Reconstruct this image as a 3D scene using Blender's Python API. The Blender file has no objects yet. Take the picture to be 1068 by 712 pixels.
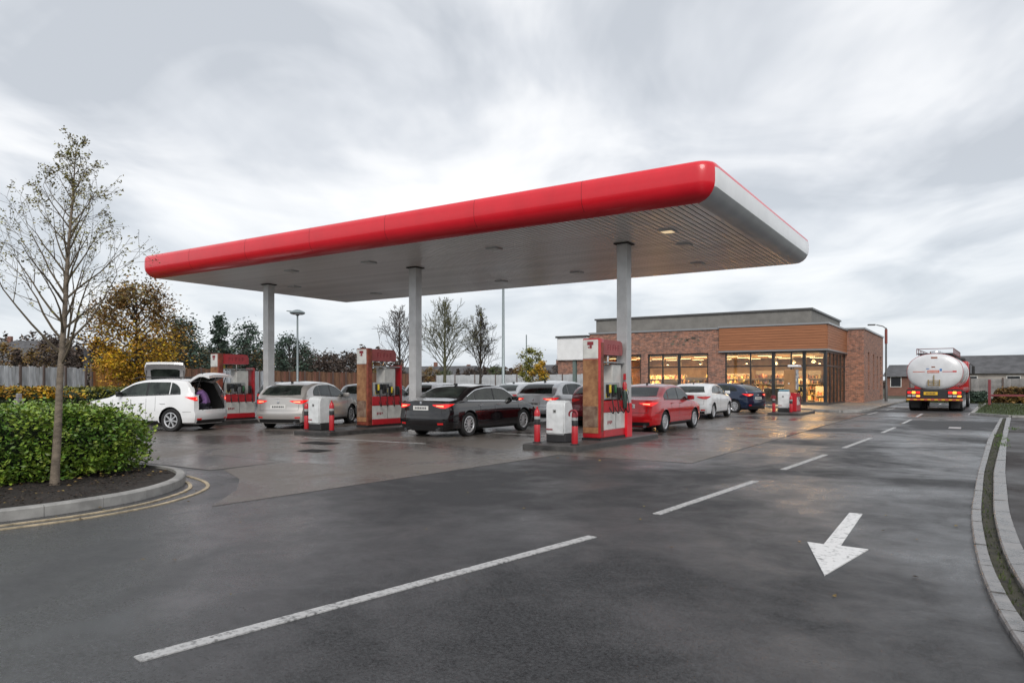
import bpy, bmesh, math, random
from math import sin, cos, pi, radians, sqrt, atan2, exp
from mathutils import Vector, Matrix, noise as mnoise
from mathutils.bvhtree import BVHTree
scene = bpy.context.scene
COL = scene.collection
rnd = random.Random(7)

# ------------------------------------------------------------------ camera
cam_d = bpy.data.cameras.new("camera")
cam = bpy.data.objects.new("camera", cam_d)
COL.objects.link(cam)
cam.location = (0, 0, 1.5)
cam.rotation_euler = (radians(90), 0, radians(33.1))
cam_d.sensor_fit = 'HORIZONTAL'
cam_d.sensor_width = 36.0
cam_d.lens = 745 / 1068 * 36
cam_d.shift_y = 42.3 / 1068
cam_d.clip_start = 0.1
cam_d.clip_end = 4000
scene.camera = cam

# ------------------------------------------------------------------ sky, sun, exposure
SUN_EL, SUN_AZ = radians(38), radians(150)       # azimuth measured clockwise from +Y
world = bpy.data.worlds.new("World")
scene.world = world
world.use_nodes = True
wt = world.node_tree
wt.nodes.clear()
def wn(t, **kw):
    n = wt.nodes.new(t)
    for k, v in kw.items(): setattr(n, k, v)
    return n
w_out = wn('ShaderNodeOutputWorld')
sky = wn('ShaderNodeTexSky', sky_type='NISHITA', sun_disc=False, sun_elevation=SUN_EL, sun_rotation=SUN_AZ, dust_density=3.0)
bg_sky = wn('ShaderNodeBackground'); bg_sky.inputs['Strength'].default_value = 0.10
wt.links.new(sky.outputs[0], bg_sky.inputs['Color'])
tc = wn('ShaderNodeTexCoord')
sep = wn('ShaderNodeSeparateXYZ'); wt.links.new(tc.outputs['Generated'], sep.inputs[0])
zc = wn('ShaderNodeMath', operation='MAXIMUM'); zc.inputs[1].default_value = 0.0
wt.links.new(sep.outputs['Z'], zc.inputs[0])
za = wn('ShaderNodeMath', operation='ADD'); za.inputs[1].default_value = 0.16
wt.links.new(zc.outputs[0], za.inputs[0])
dx = wn('ShaderNodeMath', operation='DIVIDE'); dy = wn('ShaderNodeMath', operation='DIVIDE')
wt.links.new(sep.outputs['X'], dx.inputs[0]); wt.links.new(za.outputs[0], dx.inputs[1])
wt.links.new(sep.outputs['Y'], dy.inputs[0]); wt.links.new(za.outputs[0], dy.inputs[1])
cmb = wn('ShaderNodeCombineXYZ'); wt.links.new(dx.outputs[0], cmb.inputs[0]); wt.links.new(dy.outputs[0], cmb.inputs[1])
def cloud_noise(rot, sc, scale, detail, rough, dist, off=(0, 0, 0)):
    m0 = wn('ShaderNodeMapping'); m0.inputs['Rotation'].default_value = (0, 0, rot)
    m = wn('ShaderNodeMapping'); m.inputs['Scale'].default_value = sc; m.inputs['Location'].default_value = off
    wt.links.new(cmb.outputs[0], m0.inputs['Vector']); wt.links.new(m0.outputs[0], m.inputs['Vector'])
    n = wn('ShaderNodeTexNoise'); n.inputs['Scale'].default_value = scale; n.inputs['Detail'].default_value = detail
    n.inputs['Roughness'].default_value = rough; n.inputs['Distortion'].default_value = dist
    wt.links.new(m.outputs[0], n.inputs['Vector'])
    return n
n1 = cloud_noise(radians(-33), (1.0, 0.80, 1), 1.55, 5.0, 0.52, 0.6, (2.3, 1.1, 0))
n2 = cloud_noise(radians(-30), (1.0, 0.30, 1), 3.4, 4.0, 0.55, 0.15, (3.1, 1.7, 0))
n3 = cloud_noise(radians(-60), (0.8, 0.8, 1), 0.75, 2.0, 0.5, 0.0, (7.0, 4.0, 0))
def wmath(op, a, b, c=None):
    n = wn('ShaderNodeMath', operation=op)
    for i, v in enumerate((a, b, c)):
        if v is None: continue
        if isinstance(v, (int, float)): n.inputs[i].default_value = v
        else: wt.links.new(v, n.inputs[i])
    return n.outputs[0]
dens = wmath('ADD', wmath('MULTIPLY', n1.outputs['Fac'], 0.54), wmath('MULTIPLY', n2.outputs['Fac'], 0.16))
dens = wmath('ADD', dens, wmath('MULTIPLY', n3.outputs['Fac'], 0.34))
rmp = wn('ShaderNodeValToRGB')
cr = rmp.color_ramp
cr.elements[0].position = 0.42; cr.elements[0].color = (0.46, 0.485, 0.52, 1)
cr.elements[1].position = 0.62; cr.elements[1].color = (0.84, 0.835, 0.83, 1)
e = cr.elements.new(0.485); e.color = (0.58, 0.60, 0.63, 1)
e = cr.elements.new(0.54); e.color = (0.71, 0.72, 0.735, 1)
wt.links.new(dens, rmp.inputs[0])
# the cloud sheet is bluer and more even towards the horizon all the way round
hz = wn('ShaderNodeMapRange'); hz.inputs['From Min'].default_value = 0.02; hz.inputs['From Max'].default_value = 0.26
hz.inputs['To Min'].default_value = 0.62; hz.inputs['To Max'].default_value = 0.0
wt.links.new(zc.outputs[0], hz.inputs['Value'])
mixh = wn('ShaderNodeMix', data_type='RGBA'); mixh.inputs[7].default_value = (0.54, 0.595, 0.65, 1)
wt.links.new(hz.outputs[0], mixh.inputs[0]); wt.links.new(rmp.outputs[0], mixh.inputs[6])
bg_cl = wn('ShaderNodeBackground'); bg_cl.inputs['Strength'].default_value = 1.03
wt.links.new(mixh.outputs[2], bg_cl.inputs['Color'])
mx = wn('ShaderNodeMixShader'); mx.inputs[0].default_value = 0.90
wt.links.new(bg_sky.outputs[0], mx.inputs[1]); wt.links.new(bg_cl.outputs[0], mx.inputs[2])
wt.links.new(mx.outputs[0], w_out.inputs['Surface'])

sun_d = bpy.data.lights.new("sun", 'SUN'); sun_d.energy = 1.4; sun_d.angle = radians(25); sun_d.color = (1.0, 0.96, 0.90)
sun = bpy.data.objects.new("sun", sun_d); COL.objects.link(sun)
sd = Vector((sin(SUN_AZ) * cos(SUN_EL), cos(SUN_AZ) * cos(SUN_EL), sin(SUN_EL)))
sun.rotation_euler = sd.to_track_quat('Z', 'Y').to_euler()

vs = scene.view_settings
vs.view_transform = 'Standard'; vs.look = 'None'; vs.exposure = 0.42; vs.gamma = 1.0; vs.use_curve_mapping = False
scene.cycles.max_bounces = 6
scene.cycles.use_denoising = True

# ------------------------------------------------------------------ materials
MATS = {}
def mat(name, col, rough=0.6, metal=0.0, noise=0.0, nscale=6.0, bump=0.0, bscale=40.0, coat=0.0, emit=None, estr=0.0,
        col2=None, trans=0.0, alpha=1.0, spec=0.5, stretch=(1, 1, 1), rvar=0.0, island=0.0, detail=4.0, lo=0.35, hi=0.65):
    if name in MATS: return MATS[name]
    m = bpy.data.materials.new(name); m.use_nodes = True
    t = m.node_tree; b = t.nodes['Principled BSDF']
    b.inputs['Roughness'].default_value = rough; b.inputs['Metallic'].default_value = metal
    b.inputs['Specular IOR Level'].default_value = spec
    b.inputs['Coat Weight'].default_value = coat; b.inputs['Coat Roughness'].default_value = 0.04
    b.inputs['Transmission Weight'].default_value = trans
    b.inputs['Alpha'].default_value = alpha
    c = (*col, 1)
    b.inputs['Base Color'].default_value = c
    tcn = t.nodes.new('ShaderNodeTexCoord')
    mp = t.nodes.new('ShaderNodeMapping'); mp.inputs['Scale'].default_value = stretch
    t.links.new(tcn.outputs['Object'], mp.inputs['Vector'])
    last = None
    if noise > 0 or col2 is not None:
        n = t.nodes.new('ShaderNodeTexNoise'); n.inputs['Scale'].default_value = nscale; n.inputs['Detail'].default_value = detail
        n.inputs['Roughness'].default_value = 0.6
        t.links.new(mp.outputs[0], n.inputs['Vector'])
        r = t.nodes.new('ShaderNodeMapRange'); r.inputs['From Min'].default_value = lo; r.inputs['From Max'].default_value = hi
        t.links.new(n.outputs['Fac'], r.inputs['Value'])
        x = t.nodes.new('ShaderNodeMix'); x.data_type = 'RGBA'
        x.inputs[6].default_value = tuple(max(0, v * (1 - noise)) for v in col) + (1,)
        x.inputs[7].default_value = (*(col2 if col2 is not None else tuple(min(1, v * (1 + noise)) for v in col)), 1)
        t.links.new(r.outputs[0], x.inputs[0]); last = x.outputs[2]
        if rvar > 0:
            rr = t.nodes.new('ShaderNodeMapRange'); rr.inputs['To Min'].default_value = max(0.02, rough - rvar)
            rr.inputs['To Max'].default_value = min(1, rough + rvar)
            t.links.new(r.outputs[0], rr.inputs['Value']); t.links.new(rr.outputs[0], b.inputs['Roughness'])
    if island > 0:
        g = t.nodes.new('ShaderNodeNewGeometry')
        h = t.nodes.new('ShaderNodeHueSaturation')
        mr = t.nodes.new('ShaderNodeMapRange'); mr.inputs['To Min'].default_value = 1 - island; mr.inputs['To Max'].default_value = 1 + island
        t.links.new(g.outputs['Random Per Island'], mr.inputs['Value']); t.links.new(mr.outputs[0], h.inputs['Value'])
        mr2 = t.nodes.new('ShaderNodeMapRange'); mr2.inputs['To Min'].default_value = 0.5 - island * 0.05; mr2.inputs['To Max'].default_value = 0.5 + island * 0.05
        mu = t.nodes.new('ShaderNodeMath'); mu.operation = 'MULTIPLY'; mu.inputs[1].default_value = 7.31
        fr = t.nodes.new('ShaderNodeMath'); fr.operation = 'FRACT'
        t.links.new(g.outputs['Random Per Island'], mu.inputs[0]); t.links.new(mu.outputs[0], fr.inputs[0])
        t.links.new(fr.outputs[0], mr2.inputs['Value']); t.links.new(mr2.outputs[0], h.inputs['Hue'])
        if last is not None: t.links.new(last, h.inputs['Color'])
        else: h.inputs['Color'].default_value = c
        last = h.outputs[0]
    if last is not None: t.links.new(last, b.inputs['Base Color'])
    if bump > 0:
        nb = t.nodes.new('ShaderNodeTexNoise'); nb.inputs['Scale'].default_value = bscale; nb.inputs['Detail'].default_value = 3
        t.links.new(mp.outputs[0], nb.inputs['Vector'])
        bp = t.nodes.new('ShaderNodeBump'); bp.inputs['Strength'].default_value = bump; bp.inputs['Distance'].default_value = 0.02
        t.links.new(nb.outputs['Fac'], bp.inputs['Height']); t.links.new(bp.outputs[0], b.inputs['Normal'])
    if emit is not None:
        b.inputs['Emission Color'].default_value = (*emit, 1); b.inputs['Emission Strength'].default_value = estr
    MATS[name] = m
    return m

def asphalt(name, base, rlo, rhi, agg=0.35, wscale=0.35, tint=None, joints=0.0, aniso=(1, 1, 1)):
    """wet paving: fine aggregate, large damp patches that change gloss, small colour drift"""
    m = bpy.data.materials.new(name); m.use_nodes = True
    t = m.node_tree; b = t.nodes['Principled BSDF']; L = t.links.new
    tcn = t.nodes.new('ShaderNodeTexCoord')
    def nz(scale, det=4, rough=0.55, dist=0.0, sc=(1, 1, 1)):
        mp = t.nodes.new('ShaderNodeMapping'); mp.inputs['Scale'].default_value = sc
        L(tcn.outputs['Object'], mp.inputs['Vector'])
        n = t.nodes.new('ShaderNodeTexNoise'); n.inputs['Scale'].default_value = scale; n.inputs['Detail'].default_value = det
        n.inputs['Roughness'].default_value = rough; n.inputs['Distortion'].default_value = dist
        L(mp.outputs[0], n.inputs['Vector']); return n.outputs['Fac']
    def mr(v, a, bb, c, d):
        r = t.nodes.new('ShaderNodeMapRange'); r.inputs['From Min'].default_value = a; r.inputs['From Max'].default_value = bb
        r.inputs['To Min'].default_value = c; r.inputs['To Max'].default_value = d; L(v, r.inputs['Value']); return r.outputs[0]
    fine = nz(46, 7, 0.9); mid = nz(1.9, 7, 0.75, 0.4, aniso); big = nz(wscale, 4, 0.6, 0.5, aniso)
    wet = t.nodes.new('ShaderNodeMath'); wet.operation = 'ADD'
    L(mr(big, 0.38, 0.62, 0, 0.65), wet.inputs[0]); L(mr(mid, 0.35, 0.65, 0, 0.25), wet.inputs[1])
    x = t.nodes.new('ShaderNodeMix'); x.data_type = 'RGBA'
    x.inputs[6].default_value = tuple(v * 1.25 for v in base) + (1,); x.inputs[7].default_value = (*(tint or tuple(v * 0.7 for v in base)), 1)
    L(wet.outputs[0], x.inputs[0])
    x2 = t.nodes.new('ShaderNodeMix'); x2.data_type = 'RGBA'; x2.blend_type = 'MULTIPLY'; x2.inputs[0].default_value = 1.0
    L(x.outputs[2], x2.inputs[6])
    gcol = t.nodes.new('ShaderNodeCombineColor')
    g = mr(fine, 0.36, 0.64, max(0.05, 1 - agg * 1.4), 1 + agg * 2.0)
    for i in range(3): L(g, gcol.inputs[i])
    L(gcol.outputs[0], x2.inputs[7]); L(x2.outputs[2], b.inputs['Base Color'])
    rr = mr(wet.outputs[0], 0.15, 0.85, rhi, rlo)
    L(mr(wet.outputs[0], 0.2, 0.75, 0.12, 0.85), b.inputs['Specular IOR Level'])
    ra = t.nodes.new('ShaderNodeMath'); ra.operation = 'ADD'; L(rr, ra.inputs[0]); L(mr(fine, 0.36, 0.64, -0.10, 0.12), ra.inputs[1])
    L(ra.outputs[0], b.inputs['Roughness'])
    bp = t.nodes.new('ShaderNodeBump'); bp.inputs['Strength'].default_value = 0.8; bp.inputs['Distance'].default_value = 0.008
    L(fine, bp.inputs['Height']); L(mr(wet.outputs[0], 0.3, 0.85, 1.0, 0.22), bp.inputs['Strength'])
    bp2 = t.nodes.new('ShaderNodeBump'); bp2.inputs['Strength'].default_value = 0.06; bp2.inputs['Distance'].default_value = 0.03
    L(mid, bp2.inputs['Height']); L(bp.outputs[0], bp2.inputs['Normal']); L(bp2.outputs[0], b.inputs['Normal'])
    MATS[name] = m
    return m

def brick_mat(name, c1, c2, mortar, scale=1.0, vertical='XZ'):
    m = bpy.data.materials.new(name); m.use_nodes = True
    t = m.node_tree; b = t.nodes['Principled BSDF']; L = t.links.new
    tcn = t.nodes.new('ShaderNodeTexCoord'); s = t.nodes.new('ShaderNodeSeparateXYZ'); L(tcn.outputs['Object'], s.inputs[0])
    ad = t.nodes.new('ShaderNodeMath'); ad.operation = 'ADD'; L(s.outputs['X'], ad.inputs[0]); L(s.outputs['Y'], ad.inputs[1])
    cb = t.nodes.new('ShaderNodeCombineXYZ'); L(ad.outputs[0], cb.inputs[0]); L(s.outputs['Z'], cb.inputs[1])
    br = t.nodes.new('ShaderNodeTexBrick'); br.inputs['Scale'].default_value = 1.0
    br.inputs['Brick Width'].default_value = 0.225 * scale; br.inputs['Row Height'].default_value = 0.075 * scale
    br.inputs['Mortar Size'].default_value = 0.007; br.inputs['Color1'].default_value = (*c1, 1); br.inputs['Color2'].default_value = (*c2, 1)
    br.inputs['Mortar'].default_value = (*mortar, 1); br.inputs['Bias'].default_value = 0.0
    L(cb.outputs[0], br.inputs['Vector'])
    n = t.nodes.new('ShaderNodeTexNoise'); n.inputs['Scale'].default_value = 5.0; n.inputs['Detail'].default_value = 8; n.inputs['Roughness'].default_value = 0.75
    L(cb.outputs[0], n.inputs['Vector'])
    x = t.nodes.new('ShaderNodeMix'); x.data_type = 'RGBA'; x.blend_type = 'MULTIPLY'; x.inputs[0].default_value = 0.85
    rp = t.nodes.new('ShaderNodeMapRange'); rp.inputs['From Min'].default_value = 0.3; rp.inputs['From Max'].default_value = 0.7
    rp.inputs['To Min'].default_value = 0.5; rp.inputs['To Max'].default_value = 1.6; L(n.outputs['Fac'], rp.inputs['Value'])
    cc = t.nodes.new('ShaderNodeCombineColor')
    for i in range(3): L(rp.outputs[0], cc.inputs[i])
    L(br.outputs['Color'], x.inputs[6]); L(cc.outputs[0], x.inputs[7]); L(x.outputs[2], b.inputs['Base Color'])
    bp = t.nodes.new('ShaderNodeBump'); bp.inputs['Strength'].default_value = 0.4; bp.inputs['Distance'].default_value = 0.01
    L(br.outputs['Fac'], bp.inputs['Height']); bp.invert = True; L(bp.outputs[0], b.inputs['Normal'])
    b.inputs['Roughness'].default_value = 0.85
    MATS[name] = m
    return m

def glass_mat(name, tint=(1, 1, 1), refl=0.12):
    """thin window pane: mostly see-through with a fresnel reflection"""
    m = bpy.data.materials.new(name); m.use_nodes = True
    t = m.node_tree; t.nodes.clear(); L = t.links.new
    o = t.nodes.new('ShaderNodeOutputMaterial'); tr = t.nodes.new('ShaderNodeBsdfTransparent'); tr.inputs[0].default_value = (*tint, 1)
    gl = t.nodes.new('ShaderNodeBsdfGlossy'); gl.inputs['Roughness'].default_value = 0.02
    f = t.nodes.new('ShaderNodeFresnel'); f.inputs['IOR'].default_value = 1.5
    a = t.nodes.new('ShaderNodeMath'); a.operation = 'MULTIPLY_ADD'; a.inputs[1].default_value = 0.9; a.inputs[2].default_value = refl * 0.02
    L(f.outputs[0], a.inputs[0])
    mx_ = t.nodes.new('ShaderNodeMixShader'); L(a.outputs[0], mx_.inputs[0]); L(tr.outputs[0], mx_.inputs[1]); L(gl.outputs[0], mx_.inputs[2])
    L(mx_.outputs[0], o.inputs['Surface'])
    MATS[name] = m
    return m

# ------------------------------------------------------------------ mesh builder
class MB:
    def __init__(s): s.v = []; s.f = []; s.mi = []; s.cur = 0
    def mat(s, i): s.cur = i; return s
    def add(s, vs_, fs):
        o = len(s.v); s.v += [tuple(p) for p in vs_]
        for f in fs: s.f.append(tuple(i + o for i in f)); s.mi.append(s.cur)
        return s
    def box(s, x0, x1, y0, y1, z0, z1, M=None):
        p = [(x0,y0,z0),(x1,y0,z0),(x1,y1,z0),(x0,y1,z0),(x0,y0,z1),(x1,y0,z1),(x1,y1,z1),(x0,y1,z1)]
        if M is not None: p = [tuple(M @ Vector(q)) for q in p]
        return s.add(p, [(0,3,2,1),(4,5,6,7),(0,1,5,4),(1,2,6,5),(2,3,7,6),(3,0,4,7)])
    def bbox(s, x0, x1, y0, y1, z0, z1, b=0.02, seg=2, M=None):
        bm = bmesh.new()
        vs_ = [bm.verts.new(q) for q in [(x0,y0,z0),(x1,y0,z0),(x1,y1,z0),(x0,y1,z0),(x0,y0,z1),(x1,y0,z1),(x1,y1,z1),(x0,y1,z1)]]
        for f in [(0,3,2,1),(4,5,6,7),(0,1,5,4),(1,2,6,5),(2,3,7,6),(3,0,4,7)]: bm.faces.new([vs_[i] for i in f])
        bmesh.ops.bevel(bm, geom=list(bm.edges), offset=b, segments=seg, affect='EDGES', profile=0.5)
        return s.addbm(bm, M)
    def addbm(s, bm, M=None):
        bm.verts.index_update()
        s.add([tuple((M @ v.co) if M is not None else v.co) for v in bm.verts], [tuple(v.index for v in f.verts) for f in bm.faces])
        bm.free(); return s
    def tube(s, pts, rads, n=8, cap=True):
        pts = [Vector(p) for p in pts]
        if isinstance(rads, (int, float)): rads = [rads] * len(pts)
        rings = []; up = None
        for i, p in enumerate(pts):
            d = (pts[min(i+1, len(pts)-1)] - pts[max(i-1, 0)])
            if d.length < 1e-9: d = Vector((0,0,1))
            d.normalize()
            if up is None: up = d.orthogonal().normalized()
            else:
                up = up - d * up.dot(d)
                up = up.normalized() if up.length > 1e-6 else d.orthogonal().normalized()
            w = d.cross(up)
            rings.append([p + (up * cos(2*pi*k/n) + w * sin(2*pi*k/n)) * rads[i] for k in range(n)])
        vs_ = [q for r in rings for q in r]; fs = []
        for i in range(len(pts)-1):
            for k in range(n):
                a = i*n+k; b = i*n+(k+1) % n
                fs.append((a, b, b+n, a+n))
        if cap:
            fs.append(tuple(reversed(range(n)))); fs.append(tuple(range((len(pts)-1)*n, len(pts)*n)))
        return s.add(vs_, fs)
    def lathe(s, prof, n=24, axis='Z', c=(0,0,0), cap=False):
        """prof = [(r, h)]"""
        vs_ = []; fs = []
        for r, h in prof:
            for k in range(n):
                a = 2*pi*k/n; p = (r*cos(a), r*sin(a), h)
                if axis == 'X': p = (h, r*cos(a), r*sin(a))
                if axis == 'Y': p = (r*sin(a), h, r*cos(a))
                vs_.append((p[0]+c[0], p[1]+c[1], p[2]+c[2]))
        for i in range(len(prof)-1):
            for k in range(n):
                a = i*n+k; b = i*n+(k+1) % n; fs.append((a, b, b+n, a+n))
        if cap:
            fs.append(tuple(reversed(range(n)))); fs.append(tuple(range((len(prof)-1)*n, len(prof)*n)))
        return s.add(vs_, fs)
    def prism(s, poly, z0, z1, M=None):
        n = len(poly)
        vs_ = [(p[0], p[1], z0) for p in poly] + [(p[0], p[1], z1) for p in poly]
        if M is not None: vs_ = [tuple(M @ Vector(q)) for q in vs_]
        fs = [tuple(reversed(range(n))), tuple(range(n, 2*n))] + [(i, (i+1) % n, (i+1) % n+n, i+n) for i in range(n)]
        return s.add(vs_, fs)
    def strip(s, left, right, z):
        """flat ribbon between two polylines with the same number of points"""
        n = len(left)
        return s.add([(p[0], p[1], z) for p in left] + [(p[0], p[1], z) for p in right], [(i, i+1, n+i+1, n+i) for i in range(n-1)])
    def mesh(s, name, mats, smooth=False, angle=35, fix=True):
        me = bpy.data.meshes.new(name)
        me.from_pydata(s.v, [], s.f)
        if not isinstance(mats, (list, tuple)): mats = [mats]
        for m in mats: me.materials.append(m)
        if len(mats) > 1: me.polygons.foreach_set('material_index', s.mi)
        if fix:
            bm = bmesh.new(); bm.from_mesh(me); bmesh.ops.recalc_face_normals(bm, faces=bm.faces); bm.to_mesh(me); bm.free()
        if smooth:
            me.polygons.foreach_set('use_smooth', [True] * len(me.polygons))
            me.set_sharp_from_angle(angle=radians(angle))
        me.update(); return me
    def build(s, name, mats, parent=None, smooth=False, angle=35, loc=None, rz=0, fix=True):
        return link(name, s.mesh(name, mats, smooth, angle, fix), parent, loc, rz)

def link(name, me, parent=None, loc=None, rz=0):
    o = bpy.data.objects.new(name, me); COL.objects.link(o)
    if parent is not None: o.parent = parent
    if loc is not None: o.location = loc
    if rz: o.rotation_euler = (0, 0, rz)
    return o
def thing(name, label, cat, loc=(0,0,0), rz=0, group=None):
    o = bpy.data.objects.new(name, None); COL.objects.link(o)
    o.location = loc; o.rotation_euler = (0, 0, rz); o.empty_display_size = 0.2
    return tag(o, label, cat, group)
def tag(o, label, cat, group=None):
    o['label'] = label; o['category'] = cat
    if group: o['group'] = group
    return o
def struct(o, label=None):
    o['kind'] = 'structure'
    if label: o['label'] = label
    return o
def dup(root, label=None, loc=None, rz=None, scale=None, group=None):
    def cp(o, par):
        c = o.copy(); COL.objects.link(c)
        if par is not None: c.parent = par
        for ch in o.children: cp(ch, c)
        return c
    r = cp(root, None)
    if label: r['label'] = label
    if loc is not None: r.location = loc
    if rz is not None: r.rotation_euler = (0, 0, rz)
    if scale is not None: r.scale = (scale,)*3 if isinstance(scale, (int, float)) else scale
    if group: r['group'] = group
    return r
def catmull(pts, n):
    P = [Vector((*p, 0)) if len(p) == 2 else Vector(p) for p in pts]
    P = [P[0]*2 - P[1]] + P + [P[-1]*2 - P[-2]]
    out = []
    for i in range(1, len(P)-2):
        for k in range(n):
            t = k/n; a, b, c, d = P[i-1], P[i], P[i+1], P[i+2]
            out.append(0.5*((2*b) + (c-a)*t + (2*a-5*b+4*c-d)*t*t + (3*b-a-3*c+d)*t**3))
    out.append(P[-2]); return out
def offset(pts, d):
    out = []
    for i, p in enumerate(pts):
        t = (pts[min(i+1, len(pts)-1)] - pts[max(i-1, 0)]); t.z = 0; t.normalize()
        out.append(p + Vector((t.y, -t.x, 0)) * d)       # positive = to the right of travel
    return out
# ================================================================== GROUND AND ROADS
M_road = asphalt('wet_asphalt', (0.026, 0.0265, 0.028), 0.17, 0.62, agg=1.0, wscale=0.19)
M_conc = asphalt('wet_concrete', (0.118, 0.106, 0.096), 0.06, 0.40, agg=0.25, wscale=0.38, tint=(0.046, 0.040, 0.037))
M_path = asphalt('path_asphalt', (0.030, 0.027, 0.027), 0.5, 0.8, agg=0.7)
M_earth = mat('rough_grass_earth', (0.05, 0.06, 0.03), 0.95, noise=0.5, nscale=1.2, col2=(0.075, 0.07, 0.045), bump=0.5, bscale=8)
M_kerb = mat('pale_kerb_concrete', (0.165, 0.16, 0.158), 0.33, noise=0.5, nscale=6, bump=0.3, bscale=60, rvar=0.2, island=0.1)
M_kerb2 = mat('bed_kerb_concrete', (0.27, 0.265, 0.255), 0.7, noise=0.22, nscale=4, bump=0.25, bscale=70)
M_white = mat('white_road_paint', (0.27, 0.27, 0.27), 0.5, noise=0.6, nscale=26, bump=0.4, bscale=90, lo=0.33, hi=0.50, detail=9)
M_arrow = mat('arrow_road_paint', (0.42, 0.42, 0.42), 0.5, noise=0.55, nscale=22, bump=0.3, bscale=90, lo=0.32, hi=0.46, detail=9)
M_yellow = mat('faded_yellow_paint', (0.38, 0.31, 0.205), 0.55, noise=0.35, nscale=9, bump=0.3, bscale=90, detail=8)
M_soil = mat('dark_mulch', (0.022, 0.017, 0.014), 0.9, noise=0.7, nscale=25, bump=1.0, bscale=35)
M_dark = mat('black_rubber', (0.012, 0.012, 0.013), 0.6, bump=0.1)
M_grassbase = mat('grass_base', (0.035, 0.055, 0.018), 0.95, noise=0.4, nscale=3, bump=0.6, bscale=30)
M_joint = mat('joint_filler', (0.03, 0.028, 0.026), 0.7)

g = MB(); g.add([(-1600,-300,0),(1600,-300,0),(1600,2200,0),(-1600,2200,0)], [(0,1,2,3)])
struct(g.build('ground', M_earth), 'rough grass and earth around the filling station')
# main roadway
g = MB(); g.prism([(-30.5,-14),(7,-14),(7,36),(9,40),(9,72),(-20,72),(-44,60),(-44,30),(-34,14),(-30.5,10)], -0.02, 0.006)
road = struct(g.build('road', M_road), 'dark wet asphalt road and forecourt lane')

# forecourt of cast concrete bays, every bay its own piece
fore = bpy.data.objects.new('forecourt', None); COL.objects.link(fore); struct(fore, 'worn wet concrete forecourt cast in bays')
bed = MB(); bed.prism([(-33,7.3),(-10.9,7.3),(-10.7,7.6),(-9.45,7.05),(-8.5,6.35),(-7.72,5.35),(-7.2,12.8),(-4.4,12.8),(-4.3,38.0),(-33,38.0)], 0.006, 0.0085)
bed.build('joint_bed', M_joint, fore)
ys = [12.8, 16.9, 21.0, 25.1, 29.2, 33.3, 37.8]
xs = [-32.6, -28.9, -25.3, -21.7, -18.1, -14.5, -10.9, -7.2]
def slab(poly):
    c = Vector((sum(p[0] for p in poly)/len(poly), sum(p[1] for p in poly)/len(poly)))
    q = []
    n = len(poly)
    for i in range(n):           # inset every edge by 6 mm
        a, b, d = Vector(poly[i-1]), Vector(poly[i]), Vector(poly[(i+1) % n])
        e1 = (b-a).normalized(); e2 = (d-b).normalized()
        n1 = Vector((-e1.y, e1.x)); n2 = Vector((-e2.y, e2.x))
        k = (n1+n2); k = k / max(0.3, k.dot(n1)) * 0.007
        q.append((b+k).to_tuple())
    m = MB(); z = 0.0125 + rnd.uniform(-0.0012, 0.0012)
    m.prism(q, 0.007, z); m.build('concrete_slab', M_conc, fore)
for j in range(6):
    for i in range(7):
        slab([(xs[i], ys[j]), (xs[i+1], ys[j]), (xs[i+1], ys[j+1]), (xs[i], ys[j+1])])
    slab([(-7.2, ys[j]), (-4.4, ys[j]), (-4.4, ys[j+1]), (-7.2, ys[j+1])])
slab([(-10.9,8.9),(-7.46,8.9),(-7.2,12.8),(-10.9,12.8)])
slab([(-10.9,8.9),(-10.75,7.5),(-9.5,6.9),(-8.6,6.2),(-7.7,5.2),(-7.46,8.9)])
for a, b in ((-14.5,-10.9), (-18.1,-14.5), (-21.7,-18.1), (-25.3,-21.7), (-28.9,-25.3), (-32.6,-28.9)):
    slab([(a, 8.9), (b, 8.9), (b, 12.8), (a, 12.8)]); slab([(a, 7.35), (b, 7.35), (b, 8.9), (a, 8.9)])
# ---- road markings
def dash(name, pts, w0, w1, z=0.014, m=M_white, label=None):
    p = [Vector((q[0], q[1], 0)) for q in pts]
    l = [a for a in offset(p, -w0/2)]; r = [a for a in offset(p, w1/2)]
    g = MB(); g.add([(a.x, a.y, 0.004) for a in l+r] + [(a.x, a.y, z) for a in l+r], [])
    n = len(p)
    for i in range(n-1):
        g.add([], []); 
        g.f += [(2*n+i, 2*n+i+1, 3*n+i+1, 3*n+i), (i, i+1, 2*n+i+1, 2*n+i), (n+i+1, n+i, 3*n+i, 3*n+i+1)]; g.mi += [0]*3
    g.f += [(0, 2*n, 3*n, n), (n-1, 2*n-1, 4*n-1, 3*n-1)]; g.mi += [0]*2
    return struct(g.build(name, m), label)
for a, b in (((-3.79,2.12),(-3.12,6.21)), ((-3.04,7.66),(-2.81,11.03)), ((-2.78,12.75),(-2.62,15.8)), ((-2.54,17.7),(-2.39,21.2)),
             ((-2.35,23.6),(-2.28,26.6)), ((-2.26,29.2),(-2.22,32.4)), ((-2.2,35.2),(-2.18,38.6)), ((-2.15,55),(-2.1,58))):
    dash('road_marking', [a, b], 0.10, 0.10, label='worn white lane dash on the wet asphalt')
dash('road_marking', [(-4.25,36.5),(-4.15,39.5)], 0.08, 0.08, label='white edge dash by the shop pavement')
dash('road_marking', [(-4.05,42.5),(-3.95,46)], 0.08, 0.08, label='white edge dash by the shop pavement')
dash('road_marking', [(-0.35,38.6),(-0.1,47),(0.1,55)], 0.07, 0.07, label='white edge line beside the grass island')
dash('road_marking', [(-15.2,13.05),(-11.2,13.35)], 0.04, 0.04, z=0.018, label='thin worn white bay line on the concrete')
dash('road_marking', [(-14.1,17.1),(-9.9,17.25)], 0.04, 0.04, z=0.018, label='thin worn white bay line on the concrete')
g = MB(); ax = -1.06
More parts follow.
